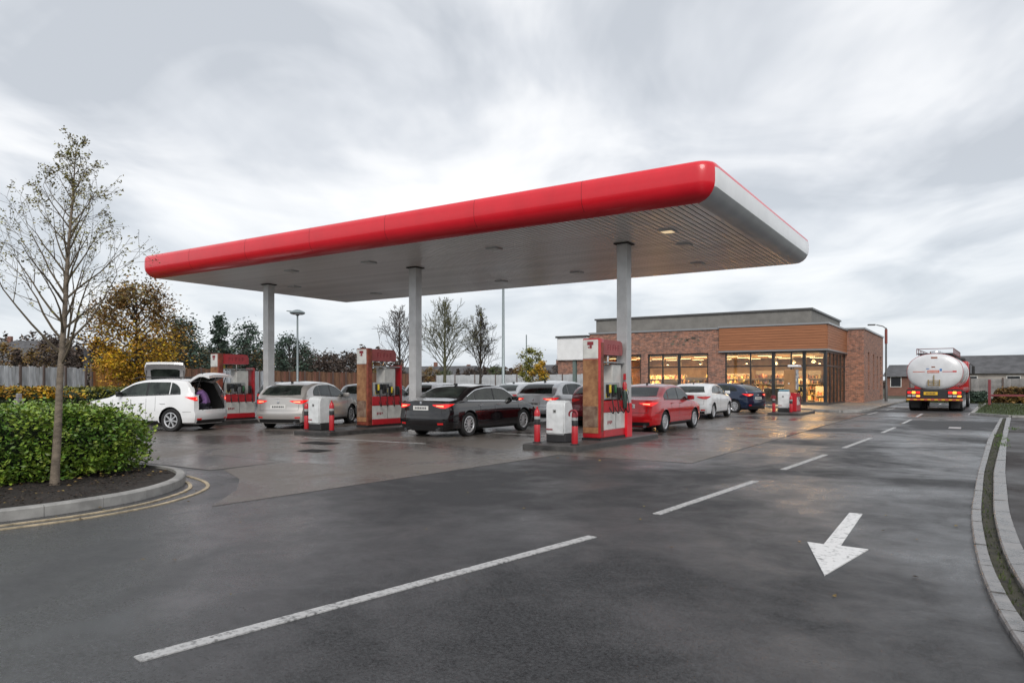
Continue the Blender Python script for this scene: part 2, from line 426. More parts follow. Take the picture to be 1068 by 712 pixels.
g.prism([(-0.99,5.93),(-0.815,7.06),(-1.045,7.08),(-1.09,8.92),(-1.225,8.92),(-1.185,7.06),(-1.33,7.08)], 0.004, 0.0145)
# straighten: arrowhead corners taken from the painted outline on the ground
struct(g.build('road_arrow', M_arrow), 'white direction arrow painted on the lane')
yo = catmull([(-9.2,-4),(-8.5,1.0),(-8.30,3.0),(-8.18,4.0),(-8.31,4.86),(-8.66,5.56),(-9.06,6.05),(-9.5,6.35),(-9.95,6.53),(-10.5,6.68)], 8)
dash('yellow_line', yo, 0.05, 0.05, z=0.019, m=M_yellow, label='outer yellow line curving round the planted bed')
dash('yellow_line', offset(yo, -0.23)[:-6], 0.05, 0.05, z=0.019, m=M_yellow, label='inner yellow line curving round the planted bed')

# ---- planted bed with kerb
kb = catmull([(-9.8,-4),(-9.0,1.0),(-8.80,3.0),(-8.70,4.0),(-8.86,4.95),(-9.33,5.75),(-9.95,6.30),(-10.6,6.62),(-11.3,6.72),(-12.1,6.62),(-13.2,6.1),(-14.2,5.0),(-14.6,3),(-14.6,-4)], 10)
ko = kb; ki = offset(kb, -0.125)
bedroot = bpy.data.objects.new('planting_bed', None); COL.objects.link(bedroot); struct(bedroot, 'kerbed planting bed of dark mulch')
k = 0; step = 7
while k < len(ko)-1:
    e = min(k+step, len(ko)-1); g = MB(); n = e-k+1
    A = [p.copy() for p in ko[k:e+1]]; B = [p.copy() for p in ki[k:e+1]]
    for L_ in (A, B):
        d = (L_[-1]-L_[-2]).normalized(); L_[-1] = L_[-1]-d*0.006
    pr = [(A, 0.0, 0.0), (A, 0.0, 0.115), (A, 0.02, 0.132), (B, 0.0, 0.132), (B, 0.0, 0.0)]
    vs_ = []
    for L_, ins, z in pr:
        for i, p in enumerate(L_):
            q = p + (B[i]-A[i]).normalized()*ins if ins else p
            vs_.append((q.x, q.y, z))
    fs = [(r*n+i, r*n+i+1, (r+1)*n+i+1, (r+1)*n+i) for r in range(4) for i in range(n-1)]
    fs += [tuple(r*n for r in range(5)), tuple(r*n+n-1 for r in range(5))]
    g.add(vs_, fs).build('kerb_stone', M_kerb2, bedroot, smooth=True, angle=30); k = e
g = MB(); bm = bmesh.new()
poly = [bm.verts.new((p.x, p.y, 0.09)) for p in ki]
f = bm.faces.new(poly)
bmesh.ops.triangulate(bm, faces=[f])
for _ in range(4): bmesh.ops.subdivide_edges(bm, edges=[e for e in bm.edges if e.calc_length() > 0.35], cuts=1, use_grid_fill=False); bmesh.ops.triangulate(bm, faces=bm.faces[:])
for v in bm.verts:
    if not v.is_boundary: v.co.z += 0.05*mnoise.noise(v.co*2.0) + 0.03*mnoise.noise(v.co*9)
g.addbm(bm); g.build('mulch', M_soil, bedroot)
# bark chips and fallen leaves on the mulch
M_chip = mat('bark_chips', (0.03, 0.02, 0.014), 0.85, island=0.6)
M_fallen = mat('fallen_leaves', (0.20, 0.13, 0.04), 0.7, island=0.5)
def scatter_leaves(n, fn, size, flat=True):
    g = MB()
    for _ in range(n):
        x, y, z = fn(); s = size*rnd.uniform(0.6, 1.4); a = rnd.uniform(0, 2*pi)
        M = Matrix.Translation((x, y, z)) @ Matrix.Rotation(a, 4, 'Z') @ Matrix.Rotation(rnd.uniform(-0.5, 0.5), 4, 'X')
        g.add([tuple(M @ Vector(q)) for q in ((-s,0,0),(0,-s*0.55,0.25*s),(s,0,0),(0,s*0.55,0.25*s))], [(0,1,2,3)])
    return g
def bedpt():
    while True:
        x, y = rnd.uniform(-11.5,-8.8), rnd.uniform(0.5, 6.5)
        if x < -8.98 - max(0, (y-4.6))*0.85 and y < 6.4 + (x+11)*-0.1: return x, y, 0.12
c = scatter_leaves(2600, bedpt, 0.02).build('bark_chips', M_chip, fix=False); c['kind'] = 'stuff'; c['label'] = 'dark bark chips strewn over the planted bed'
def nearbed():
    if rnd.random() < 0.7:
        x, y, z = bedpt(); return x, y, 0.14
    return rnd.uniform(-12, -9), rnd.uniform(1, 6), 0.14
c = scatter_leaves(170, bedpt, 0.028).build('fallen_leaves', M_fallen, fix=False); c['kind'] = 'stuff'; c['label'] = 'yellow brown leaves fallen on the mulch'; c.location.z = 0.02

# ---- right hand kerb, grass strip, pale edging and path
def along(tab, y):
    return sum(along0(tab, y+d)*w for d, w in ((-0.9,.12),(-0.45,.22),(0,.32),(0.45,.22),(0.9,.12)))
def along0(tab, y):
    for (y0, x0), (y1, x1) in zip(tab, tab[1:]):
        if y0 <= y <= y1: return x0 + (x1-x0)*(y-y0)/(y1-y0)
    return tab[0][1] + (tab[0][0]-y)*0.24 if y < tab[0][0] else tab[-1][1] + (y-tab[-1][0])*0.042
tk = [(0.5,1.15),(2.0,0.80),(3.2,0.50),(4.0,0.34),(4.7,0.21),(5.6,0.085),(7.0,-0.01),(9.4,-0.07),(13.8,0.0),(21.8,0.21),(35.0,0.76)]
ti = [(0.5,1.30),(2.0,0.94),(3.2,0.62),(4.0,0.455),(4.7,0.325),(5.6,0.19),(7.0,0.08),(9.4,0.03),(13.8,0.09),(21.8,0.33),(35.0,0.86)]
tg = [(0.5,1.50),(2.0,1.14),(3.2,0.80),(4.0,0.62),(4.7,0.45),(5.6,0.30),(7.0,0.18),(9.4,0.14),(13.8,0.21),(21.8,0.50),(35.0,0.97)]
tp = [(0.5,1.85),(2.0,1.45),(3.2,1.08),(4.0,0.88),(4.7,0.68),(5.6,0.48),(7.0,0.33),(9.4,0.29),(13.8,0.37),(21.8,0.62),(35.0,1.13)]
kr = bpy.data.objects.new('lane_kerb', None); COL.objects.link(kr); struct(kr, 'low pale kerb curving along the right of the lane')
er = bpy.data.objects.new('path_edging', None); COL.objects.link(er); struct(er, 'pale wet edging of the footpath')
def kerbrow(root, ta, tb, z0, z1, nm, L0=0.46):
    y = 0.5
    while y < 34.9:
        e = min(y + L0*(1 if y < 14 else 1.9), 35.0); g = MB(); q = rnd.uniform(-0.004, 0.004)
        d = 0.008
        pa = [(along(ta, t), t) for t in (y+d, (y+e)/2, e-d)]; pb = [(along(tb, t), t) for t in (y+d, (y+e)/2, e-d)]
        bv = 0.012
        vs_ = [(x, yy, z0) for x, yy in pa] + [(x, yy, z1-bv+q) for x, yy in pa] + [(x+bv, yy, z1+q) for x, yy in pa] + [(x-0.004, yy, z1+q) for x, yy in pb] + [(x, yy, z0) for x, yy in pb]
        fs = [(r*3+i, r*3+i+1, r*3+i+4, r*3+i+3) for r in range(4) for i in range(2)] + [(0,3,6,9,12), (2,5,8,11,14)]
        g.add(vs_, fs).build(nm, M_kerb, root); y = e
kerbrow(kr, tk, ti, 0.0, 0.05, 'kerb_stone', 0.42)
kerbrow(er, tg, tp, 0.0, 0.085, 'edging_stone', 0.9)
yy = [0.5 + i*0.5 for i in range(70)]
g = MB(); g.strip([(along(ti, y), y) for y in yy], [(along(tg, y), y) for y in yy], 0.038)
struct(g.build('verge_soil', mat('muddy_verge', (0.030,0.027,0.020), 0.85, noise=0.5, nscale=9, col2=(0.045,0.042,0.022), bump=0.8, bscale=30)), 'muddy strip of thin grass between kerb and edging')
g = MB(); g.add([(along(tp, y), y, 0.07) for y in yy] + [(9.5, y, 0.07) for y in yy], [(i, i+1, 70+i+1, 70+i) for i in range(69)])
struct(g.build('footpath', M_path), 'dark footpath right of the lane')
# grass island at the bend with its kerb
g = MB(); isl = [(-0.15,38.4),(1.2,36.4),(9,36.2),(9,55.5),(0.5,56)]
g.prism(isl, 0, 0.10); struct(g.build('grass_island', M_grassbase), 'low grass island beyond the footpath')
g = MB()
for a, b in zip(isl, isl[1:]+isl[:1]):
    a, b = Vector((*a,0)), Vector((*b,0)); d = (b-a).normalized(); nrm = Vector((d.y,-d.x,0))
    g.prism([tuple((a).xy), tuple((b).xy), tuple((b+nrm*0.14).xy), tuple((a+nrm*0.14).xy)], 0, 0.12)
struct(g.build('island_kerb', M_kerb2), 'concrete kerb round the grass island')
M_blade = mat('grass_blades', (0.045, 0.062, 0.02), 0.8, island=0.4)
def blades(n, fn, h0, h1, name, label, m=M_blade):
    g = MB()
    for _ in range(n):
        x, y, z = fn(); h = rnd.uniform(h0, h1); a = rnd.uniform(0, pi); w = h*0.12+0.004; lx, ly = rnd.uniform(-.4,.4)*h, rnd.uniform(-.4,.4)*h
        g.add([(x-w*cos(a), y-w*sin(a), z), (x+w*cos(a), y+w*sin(a), z), (x+lx, y+ly, z+h)], [(0,1,2)])
    o = g.build(name, m, fix=False); o['kind'] = 'stuff'; o['label'] = label; return o
def vp():
    y = 3.5 + rnd.random()**1.5*30; a, b = along(ti, y), along(tg, y); return a+(b-a)*rnd.random(), y, 0.035
blades(900, vp, 0.01, 0.045, 'verge_grass', 'sparse short grass in the strip behind the kerb')
blades(9000, lambda: (lambda y: (rnd.uniform(max(0.02, (38.4-y)*0.7+0.05), 8.8), y, 0.1))(rnd.uniform(36.6, 55.5)), 0.05, 0.12, 'island_grass', 'short grass covering the island by the bend')
def tuft():
    cx, cy = rnd.choice([(0.52,21.5),(0.50,23.0),(0.46,19.7),(0.9,26.5),(1.3,22.0),(1.5,20.5),(1.25,18.3)]); return cx+rnd.gauss(0,0.07), cy+rnd.gauss(0,0.35), 0.06
blades(450, tuft, 0.03, 0.08, 'weeds', 'green weeds sprouting along the path edging', mat('weed_green', (0.07,0.12,0.03), 0.8, island=0.5))

# ---- pavement in front of the shop with kerb stones
pv = [(-24,44.3),(-10.5,44.2),(-8.6,41.2),(-6.9,38.9),(-5.6,38.1),(-4.95,38.9),(-4.75,42),(-4.7,66.5),(-24,66.5)]
M_pave = mat('pavement_concrete', (0.15,0.145,0.135), 0.45, noise=0.25, nscale=2.2, bump=0.3, bscale=40, rvar=0.2)
g = MB(); g.prism(pv, 0, 0.115); pav = struct(g.build('pavement', M_pave), 'concrete pavement round the shop')
for a, b in zip(pv[:7], pv[1:8]):
    a, b = Vector((*a,0)), Vector((*b,0)); L_ = (b-a).length; n = max(1, round(L_/0.9)); d = (b-a)/n; nn = d.normalized(); nrm = Vector((nn.y,-nn.x,0))
    for i in range(n):
        p, q = a+d*i+nn*0.004, a+d*(i+1)-nn*0.004
        MB().prism([tuple(p.xy), tuple(q.xy), tuple((q+nrm*0.13).xy), tuple((p+nrm*0.13).xy)], 0, 0.125).build('kerb_stone', M_kerb2, pav)
# drain covers and utility covers
M_iron = mat('cast_iron', (0.03,0.03,0.03), 0.45, metal=0.6, bump=0.4, bscale=120)
def cover(x, y, w, l, rz=0, z=0.019, label=''):
    g = MB().box(-w/2,w/2,-l/2,l/2,0,0.006)
    for i in range(5): g.box(-w/2+0.03, w/2-0.03, -l/2+l*(i+0.5)/5-0.012, -l/2+l*(i+0.5)/5+0.012, 0.006, 0.011)
    o = g.build('drain_cover', M_iron, loc=(x, y, z), rz=rz); tag(o, label, 'drain cover'); return o
cover(-12.0, 10.6, 0.6, 0.45, 0.1, label='iron drain cover set in the wet concrete before the planted bed')
cover(-13.4, 12.0, 0.9, 0.5, 0.0, label='larger iron cover in the concrete towards the pump lane')
g = MB().box(-0.17,0.17,-0.45,0.45,0,0.006); o = g.build('access_cover', mat('pale_cover', (0.33,0.31,0.31), 0.4, noise=0.3), loc=(-0.62,27.3,0.012)); tag(o, 'pale square access cover set in the lane asphalt', 'access cover')

def roadpt():
    return rnd.choice([(rnd.uniform(-8,-0.3), rnd.uniform(3,14), 0.016), (rnd.uniform(-0.9,-0.15), rnd.uniform(5,30), 0.016), (rnd.uniform(-9.4,-8.0), rnd.uniform(3,6.5), 0.02)])
c = scatter_leaves(70, roadpt, 0.022).build('scattered_leaves', M_fallen, fix=False); c['kind'] = 'stuff'; c['label'] = 'few small leaves blown onto the wet road'
# ================================================================== CANOPY
M_red = mat('canopy_red', (0.66, 0.008, 0.022), 0.3, coat=0.35, noise=0.06, nscale=1.5)
M_silver = mat('silver_cladding', (0.52,0.54,0.56), 0.42, metal=0.5, noise=0.08, nscale=1.2)
M_whitep = mat('white_cladding', (0.76,0.77,0.78), 0.3, coat=0.3, noise=0.05, nscale=2)
M_soff = mat('soffit_plank_metal', (0.83,0.81,0.79), 0.27, metal=0.2, noise=0.12, nscale=1.2, island=0.06)
M_soffd = mat('soffit_shadow_gap', (0.05,0.048,0.045), 0.8)
M_colm = mat('column_steel', (0.56,0.56,0.56), 0.35, metal=0.35, noise=0.12, nscale=2.5)
M_lamp = mat('warm_lamp_lens', (0.9,0.85,0.7), 0.3, emit=(1.0,0.74,0.42), estr=0.5)
M_lampoff = mat('unlit_lamp_lens', (0.55,0.54,0.5), 0.25)
cx0, cx1, cy0, cy1 = -23.7, -4.18, 13.35, 22.75
can = thing('canopy', 'flat red and silver filling station canopy on grey steel columns', 'canopy', (0,0,0))
R_ = 0.36
def rrect(ins, nseg=8):
    """rounded rectangle outline, counter-clockwise from the near left corner"""
    x0,x1,y0,y1 = cx0+ins, cx1-ins, cy0+ins, cy1-ins; r = max(R_-ins, 0.02); out = []
    for cxx, cyy, a0 in ((x0+r,y0+r,180),(x1-r,y0+r,270),(x1-r,y1-r,0),(x0+r,y1-r,90)):
        for k in range(nseg+1):
            a = radians(a0 + 90*k/nseg); out.append((cxx+r*cos(a), cyy+r*sin(a)))
    return out
prof = [(0.42,5.005),(0.36,5.01),(0.24,5.035),(0.14,5.09),(0.07,5.16),(0.02,5.25),(0.0,5.34),(0.0,5.52),(0.006,5.62),(0.025,5.69),(0.07,5.735),(0.16,5.755),(0.42,5.76)]
rings = [[(x,y,z) for x,y in rrect(i)] for i, z in prof]; N = len(rings[0])
def fascia(name, i0, i1, m, z_from=0, z_to=None, push=0.0):
    g = MB(); idx = [i % N for i in range(i0, i1+1)]; zt = z_to or len(prof)
    vs_ = [rings[r][i] for r in range(z_from, zt) for i in idx]
    n = len(idx); fs = [(r*n+i, r*n+i+1, (r+1)*n+i+1, (r+1)*n+i) for r in range(zt-z_from-1) for i in range(n-1)]
    if push:
        c = Vector(((cx0+cx1)/2,(cy0+cy1)/2,0)); vs_ = [(x+(push if x > c.x else -push), y, z) for x,y,z in vs_]
    return g.add(vs_, fs).build(name, m, can, smooth=True, angle=50)
# near side + left side red (wraps a little round the near right corner); right side silver/white; far side red
fascia('red_fascia', 27, 36+9+6, M_red)                # left side (from far left corner) + near side up to corner
fascia('end_fascia_lower', 15, 19, M_silver, 0, 6)
fascia('end_fascia_panel', 15, 19, M_whitep, 5, 9)
fascia('red_trim', 15, 19, M_red, 8, 13)
fascia('far_fascia', 18, 28, M_red)
for i in range(1, 7):                              # panel joints of the fascia
    x = cx0 + (cx1-cx0)*i/7
    g = MB(); v = [(x+dx_, cy0+ins-0.0015, z) for dx_ in (-0.005, 0.005) for ins, z in prof[3:11]]
    v += [(x+dx_, cy0+ins+0.006, z) for dx_ in (-0.005, 0.005) for ins, z in prof[3:11]]
    g.add(v, [(k, k+1, 9+k, 8+k) for k in range(7)] + [(k, k+1, 17+k, 16+k) for k in range(7)] + [(8+k, 9+k, 25+k, 24+k) for k in range(7)]).build('panel_joint', mat('joint_dark_red',(0.16,0.004,0.008),0.6), can)
# roof deck above and dark backing above the planks
MB().box(cx0+0.4,cx1-0.4,cy0+0.4,cy1-0.4,5.70,5.75).build('roof_deck', M_silver, can)
MB().box(cx0+0.3,cx1-0.3,cy0+0.3,cy1-0.3,5.045,5.08).build('ceiling_backing', M_soffd, can)
pitch = 0.2; pw = 0.125
lights = [(-6.0,15.8,1),(-6.25,17.6,0),(-6.9,20.6,0),(-10.7,20.2,0),(-18.1,15.05,0),(-19.9,20.7,0),(-21.0,17.6,0),(-13.8,20.5,0),(-14.9,15.2,0),(-10.6,15.4,0)]
pm = MB(); x_ = pw/2
pm.add([(-x_,0,0.035),(-x_,0,0.006),(-x_+0.012,0,0),(x_-0.012,0,0),(x_,0,0.006),(x_,0,0.035)] + [(-x_,8.62,0.035),(-x_,8.62,0.006),(-x_+0.012,8.62,0),(x_-0.012,8.62,0),(x_,8.62,0.006),(x_,8.62,0.035)],
       [(i,i+1,i+7,i+6) for i in range(5)] + [(0,5,4,3,2,1),(6,7,8,9,10,11)])
pme = pm.mesh('ceiling_plank', M_soff)
pitch = (cx1-cx0-0.82)/round((cx1-cx0-0.82)/0.145)
xx = cx0+0.41+pitch/2
while xx < cx1-0.42:
    link('ceiling_plank', pme, can, (xx, cy0+0.39, 5.003)); xx += pitch
for x, y, lit in lights:
    g = MB().bbox(-0.17,0.17,-0.17,0.17,-0.03,0.03,0.01,1); o = g.build('canopy_light', M_silver, can, loc=(x,y,4.995))
    g = MB().bbox(-0.13,0.13,-0.13,0.13,-0.036,-0.02,0.005,1); g.build('lens', M_lamp if lit else M_lampoff, o)
for x in (-7.5,-14.42,-21.3):
    g = MB().bbox(-0.14,0.14,-0.14,0.14,0,4.99,0.012,2); o = g.build('column', M_colm, can, loc=(x,16.7,0))
    MB().box(-0.2,0.2,-0.2,0.2,4.97,5.0).build('collar', M_soffd, o)
    g = MB(); g.bbox(-0.155,0.155,-0.155,0.155,0.0,0.95 if x < -8 else 0.98,0.01,1); g.build('guard', M_red if x > -8 else M_colm, o)
    if x > -8: MB().bbox(-0.04,0.04,-0.165,-0.1425,1.12,1.25,0.005,1).build('notice', mat('red_sign', (0.5,0.02,0.03),0.4), o)

# ================================================================== SHOP
M_brick = brick_mat('red_brown_brick', (0.36,0.155,0.095), (0.13,0.065,0.05), (0.27,0.235,0.21))
M_wood = mat('cedar_board', (0.30,0.125,0.055), 0.6, noise=0.18, nscale=3.0, stretch=(0.25,0.25,9), island=0.12, bump=0.1, bscale=30)
M_frame = mat('charcoal_frame', (0.018,0.02,0.022), 0.4, coat=0.2)
M_flash = mat('grey_flashing', (0.30,0.31,0.32), 0.35, metal=0.5)
M_parap = mat('grey_render', (0.175,0.17,0.16), 0.75, noise=0.12, nscale=2.0)
M_pane = glass_mat('shop_glass', (0.93,0.95,0.94), 0.5)
M_in_wall = mat('warm_interior_wall', (0.50,0.36,0.21), 0.8, noise=0.3, nscale=1.3, col2=(0.55,0.42,0.26), detail=4)
M_in_floor = mat('interior_floor', (0.35,0.30,0.25), 0.3)
M_in_ceil = mat('interior_ceiling', (0.60,0.50,0.36), 0.8)
M_tube = mat('ceiling_tube_light', (1,0.9,0.7), 0.4, emit=(1.0,0.72,0.36), estr=4)
shop = thing('shop', 'single storey brick and cedar shop with lit glass front', 'shop', (0,0,0))
B = lambda *a: MB().box(*a)
TOP = 4.92; X0, XP, XG = -23.4, -14.0, -7.55; Y0 = 46.0
# brick front wall with two windows (x -23..-19.5 and -18.95..-14.75)
wz0, wz1 = 0.55, 3.40
w = MB(); yb0, yb1 = Y0+0.12, Y0+0.45
w.box(X0, XP+0.35, yb0, yb1, wz1, TOP).box(X0, XP+0.35, yb0, yb1, 0.1, wz0)
for a, b in ((X0,-23.0),(-19.45,-18.95),(-14.75,XP+0.35)): w.box(a, b, yb0, yb1, wz0, wz1)
w.box(X0, X0+0.3, yb1, 65, 0.1, TOP)
w.build('brick_wall', M_brick, shop)
# worn fragments of a removed sign on the brick above the windows
g = MB()
for i in range(16):
    a = rnd.uniform(-17.3,-15.2); z = rnd.uniform(3.95,4.55); s = rnd.uniform(0.06,0.2)
    g.prism([(a+s*cos(t)*rnd.uniform(.5,1), z+s*0.6*sin(t)*rnd.uniform(.5,1)) for t in [k*pi/3 for k in range(6)]], 0, 0.012, Matrix.Translation((0,yb0-0.001,0)) @ Matrix(((1,0,0,0),(0,0,-1,0),(0,1,0,0),(0,0,0,1))))
g.build('wall_fixings', mat('dark_smudge',(0.10,0.09,0.07),0.8,island=0.5), shop)
# right hand brick block
w = MB(); rx = -6.45; ry0, ry1 = 53.6, 65.2
w.box(-8.2, rx-0.3, ry0, ry0+0.3, 0.1, 5.08)          # its front face
tw = [(55.6,56.5,0.95,3.6),(58.5,59.3,0.95,3.55),(60.9,61.7,0.95,3.5),(63.0,64.1,0.12,3.5)]
yy0 = ry0
for a, b, z0, z1 in tw:
    w.box(rx-0.3, rx, yy0, a, 0.1, 5.08); w.box(rx-0.3, rx, a, b, z1, 5.08)
    if z0 > 0.2: w.box(rx-0.3, rx, a, b, 0.1, z0)
    yy0 = b
w.box(rx-0.3, rx, yy0, ry1, 0.1, 5.08); w.box(X0, rx-0.3, ry1-0.3, ry1, 0.1, TOP-0.02)
w.build('brick_wall', M_brick, shop)
MB().box(-9, rx+0.07, ry0-0.07, ry1+0.07, 5.082, 5.20).build('coping', M_flash, shop)
for i, (a, b, z0, z1) in enumerate(tw):
    if i == 3:
        d = B(rx-0.2, rx-0.14, a+0.04, b-0.04, z0, z1-0.04).build('door', M_frame, shop); MB().box(rx-0.14, rx-0.08, b-0.18, b-0.12, 1.0, 1.25).build('handle', M_flash, d)
    else:
        f = MB()
        for q in ((a,a+0.07),(b-0.07,b)): f.box(rx-0.2, rx-0.1, q[0], q[1], z0, z1)
        f.box(rx-0.2, rx-0.1, a+0.07, b-0.07, z0, z0+0.07).box(rx-0.2, rx-0.1, a+0.07, b-0.07, z1-0.07, z1).box(rx-0.2, rx-0.1, a+0.07, b-0.07, 2.45, 2.52)
        o = f.build('window', M_frame, shop); MB().box(rx-0.16, rx-0.15, a+0.07, b-0.07, z0+0.07, z1-0.07).build('pane', mat('dark_glass',(0.02,0.022,0.025),0.05), o)
# roofs, parapet, flashings
MB().box(X0, XG, Y0+0.3, 65, 4.6, 4.70).build('roof', M_parap, shop)
MB().box(-24.4,-9.0,49.2,60.6,4.70,6.18).build('parapet', M_parap, shop)
MB().box(-24.5,-8.9,49.1,60.7,6.18,6.30).build('parapet_coping', mat('dark_coping',(0.10,0.10,0.10),0.4,metal=0.4), shop)
MB().box(X0-0.05, XP-0.02, Y0+0.05, Y0+0.5, TOP, TOP+0.11).build('coping', M_flash, shop)
MB().box(XP-0.05, XG+0.12, Y0-0.08, Y0+0.5, TOP+0.06, TOP+0.17).box(XG-0.4, XG+0.12, Y0+0.5, 53.9, TOP+0.06, TOP+0.17).build('coping', M_flash, shop)
# cedar band: boards one by one
wb0, wb1 = 3.50, TOP+0.05
nb = 9; hb = (wb1-wb0)/nb
for i in range(nb):
    z = wb0 + i*hb
    MB().bbox(XP, XG, Y0-0.02, Y0+0.03, z+0.006, z+hb-0.006, 0.004, 1).build('cedar_board', M_wood, shop)
    MB().bbox(XG-0.03, XG+0.045, Y0+0.035, 53.58, z+0.006, z+hb-0.006, 0.004, 1).build('cedar_board', M_wood, shop)
MB().box(XP, XG-0.06, Y0+0.04, Y0+0.2, wb0, wb1).box(XG-0.2, XG-0.04, Y0+0.2, 53.5, wb0, wb1).build('cladding_backing', M_frame, shop)
MB().box(XP-0.03, XG+0.09, Y0-0.06, Y0+0.6, 3.41, 3.495).box(XG-0.5, XG+0.09, Y0+0.6, 53.6, 3.41, 3.495).build('band_trim', M_flash, shop)
# windows: frames and panes
def window(x0, x1, z0, z1, yf, cols, thick=(), transom=2.5, side=None, name='window'):
    f = MB(); t = 0.045
    def bx(a, b, za, zb):
        if side is None: f.box(a, b, yf, yf+0.09, za, zb)
        else: f.box(side-0.09, side, a, b, za, zb)
    bx(x0, x1, z0, z0+0.09); bx(x0, x1, z1-0.09, z1)
    cs = sorted(set([x0+t] + list(cols) + [x1-t]))
    for c in cs:
        tt = 0.10 if c in thick else t; bx(c-tt, c+tt, z0+0.09, z1-0.09)
    for a, b in zip(cs, cs[1:]):
        ta = 0.10 if a in thick else t; tb = 0.10 if b in thick else t
        bx(a+ta, b-tb, transom-0.04, transom+0.04)
    o = f.build(name, M_frame, shop)
    for a, b in zip(cs, cs[1:]):
        ta = 0.10 if a in thick else t; tb = 0.10 if b in thick else t
        for za, zb in ((z0+0.09, transom-0.04), (transom+0.04, z1-0.09)):
            g = MB()
            if side is None: g.box(a+ta, b-tb, yf+0.04, yf+0.05, za, zb)
            else: g.box(side-0.05, side-0.04, a+ta, b-tb, za, zb)
            g.build('pane', M_pane, o)
    return o
window(-23.0, -19.45, wz0, wz1, Y0+0.2, [-21.3], ())
window(-18.95, -14.75, wz0, wz1, Y0+0.2, [-17.9,-16.75], (-16.75,))
window(-13.65, XG-0.1, 0.12, 3.40, Y0+0.15, [-12.05,-10.65,-9.6,-8.85], (-10.65,-8.85))
window(Y0+0.26, 53.55, 0.12, 3.40, Y0, [47.9,49.3,50.6,51.9], (), side=XG-0.08)
MB().box(-13.65, XG+0.05, Y0+0.02, Y0+0.12, 0.1, 0.30).build('plinth', mat('dark_plinth',(0.06,0.06,0.06),0.6), shop)
MB().box(XG-0.2, XG-0.02, Y0+0.1, Y0+0.28, 0.1, 3.41).build('corner_post', M_frame, shop)
# interior
MB().box(X0+0.3, XG-0.15, Y0+0.5, 56, 0.1, 0.13).build('interior_floor', M_in_floor, shop)
MB().box(X0+0.3, XG-0.6, Y0+0.55, 56, 3.26, 3.34).build('interior_ceiling', M_in_ceil, shop)
MB().box(X0+0.3, XG-0.15, 56, 56.15, 0.1, 3.4).build('interior_wall', M_in_wall, shop)
for i in range(7):
    for j in range(3):
        x = -22 + i*2.1; y = 47.4 + j*2.9
        o = MB().box(x-0.45, x+0.45, y-0.06, y+0.06, 3.19, 3.258).build('light_fitting', mat('white_fitting',(0.7,0.7,0.68),0.5), shop)
        MB().box(x-0.42, x+0.42, y-0.04, y+0.04, 3.175, 3.188).build('tube', M_tube, o)
for x, y, p in ((-20.5,50.5,560),(-15.5,50,520),(-10.5,49.6,520),(-9.0,47.6,260)):
    ld = bpy.data.lights.new('shop_ceiling_lamp', 'AREA'); ld.shape = 'RECTANGLE'; ld.size = 2.4; ld.size_y = 1.2; ld.energy = p; ld.color = (1.0, 0.58, 0.25)
    lo = bpy.data.objects.new('shop_ceiling_lamp', ld); COL.objects.link(lo); lo.location = (x, y, 3.12); lo.parent = shop
M_glow = mat('pendant_glow', (1,0.85,0.6), 0.4, emit=(1.0,0.66,0.30), estr=7)
for x, y in ((-21.5,47.6),(-18.2,47.9),(-15.7,47.4),(-12.7,47.7),(-11.4,50.2),(-9.9,48.3),(-8.5,47.2),(-8.7,50.4)):
    o = MB().lathe([(0.0,0.16),(0.05,0.15),(0.16,0.0),(0.15,0.0),(0.0,0.05)], 14, 'Z', (x, y, 2.72)).tube([(x,y,2.87),(x,y,3.26)], 0.008, 5).build('pendant', M_frame, shop)
    MB().lathe([(0.0,-0.05),(0.05,-0.04),(0.07,0.0),(0.04,0.05),(0.0,0.06)], 12, 'Z', (x, y, 2.73)).build('globe', M_glow, o)
# shelves full of goods
M_shelf = mat('shelf_metal', (0.35,0.33,0.30), 0.5)
M_goods = mat('packaged_goods', (0.22,0.11,0.06), 0.5, island=0.85)
M_goods2 = mat('bright_goods', (0.45,0.34,0.18), 0.5, island=0.85)
def shelf_unit(x, y, w, h, label, grp='shelving units inside the shop'):
    t = thing('shelf_unit', label, 'shelf', (x,y,0.13), 0, grp)
    f = MB().box(-w/2,w/2,0.18,0.22,0,h)
    n = int(h/0.38)
    for k in range(n): f.box(-w/2, w/2, -0.2, 0.18, 0.08+k*0.38, 0.11+k*0.38)
    f.build('rack', M_shelf, t)
    g = MB()
    for k in range(n):
        xx = -w/2+0.03
        while xx < w/2-0.1:
            ww = rnd.uniform(0.06,0.2); hh = rnd.uniform(0.12,0.30)
            g.mat(0 if rnd.random() < 0.5 else 1).box(xx, min(xx+ww, w/2), -0.16, 0.12, 0.115+k*0.38, 0.115+k*0.38+hh); xx += ww+rnd.uniform(0.0,0.08)
    o = g.build('goods', [M_goods, M_goods2], t); o['kind'] = 'stuff'
for i, (x, y, w_, h) in enumerate(((-22,48.3,1.8,1.7),(-18.2,48.2,1.4,1.5),(-16.2,48.5,1.9,1.7),(-12.9,48.4,1.2,1.6),(-11.4,48.9,1.7,1.9),(-9.9,49.2,1.3,1.6),(-20,52.5,3,1.9),(-15.5,53,3.2,2.0),(-11.5,54,4.5,2.2),(-8.6,50.8,0.9,1.1))):
    shelf_unit(x, y, w_, h, ['stocked shelf just inside the left brick window','stocked shelf behind the middle of the brick window','tall stocked shelf behind the right of the brick window','narrow stocked shelf inside the cedar glass front beside the brick pier',
        'tall stocked shelf left of the shop door','stocked shelf behind the shop door','long back shelf of the brick wing','long back shelf behind the brick pier','high back wall shelving behind the cedar glass front','low display shelf by the corner glass'][i])
o = thing('shop_counter', 'dark low counter behind the corner glass of the shop', 'counter', (-10.5,47.4,0.13))
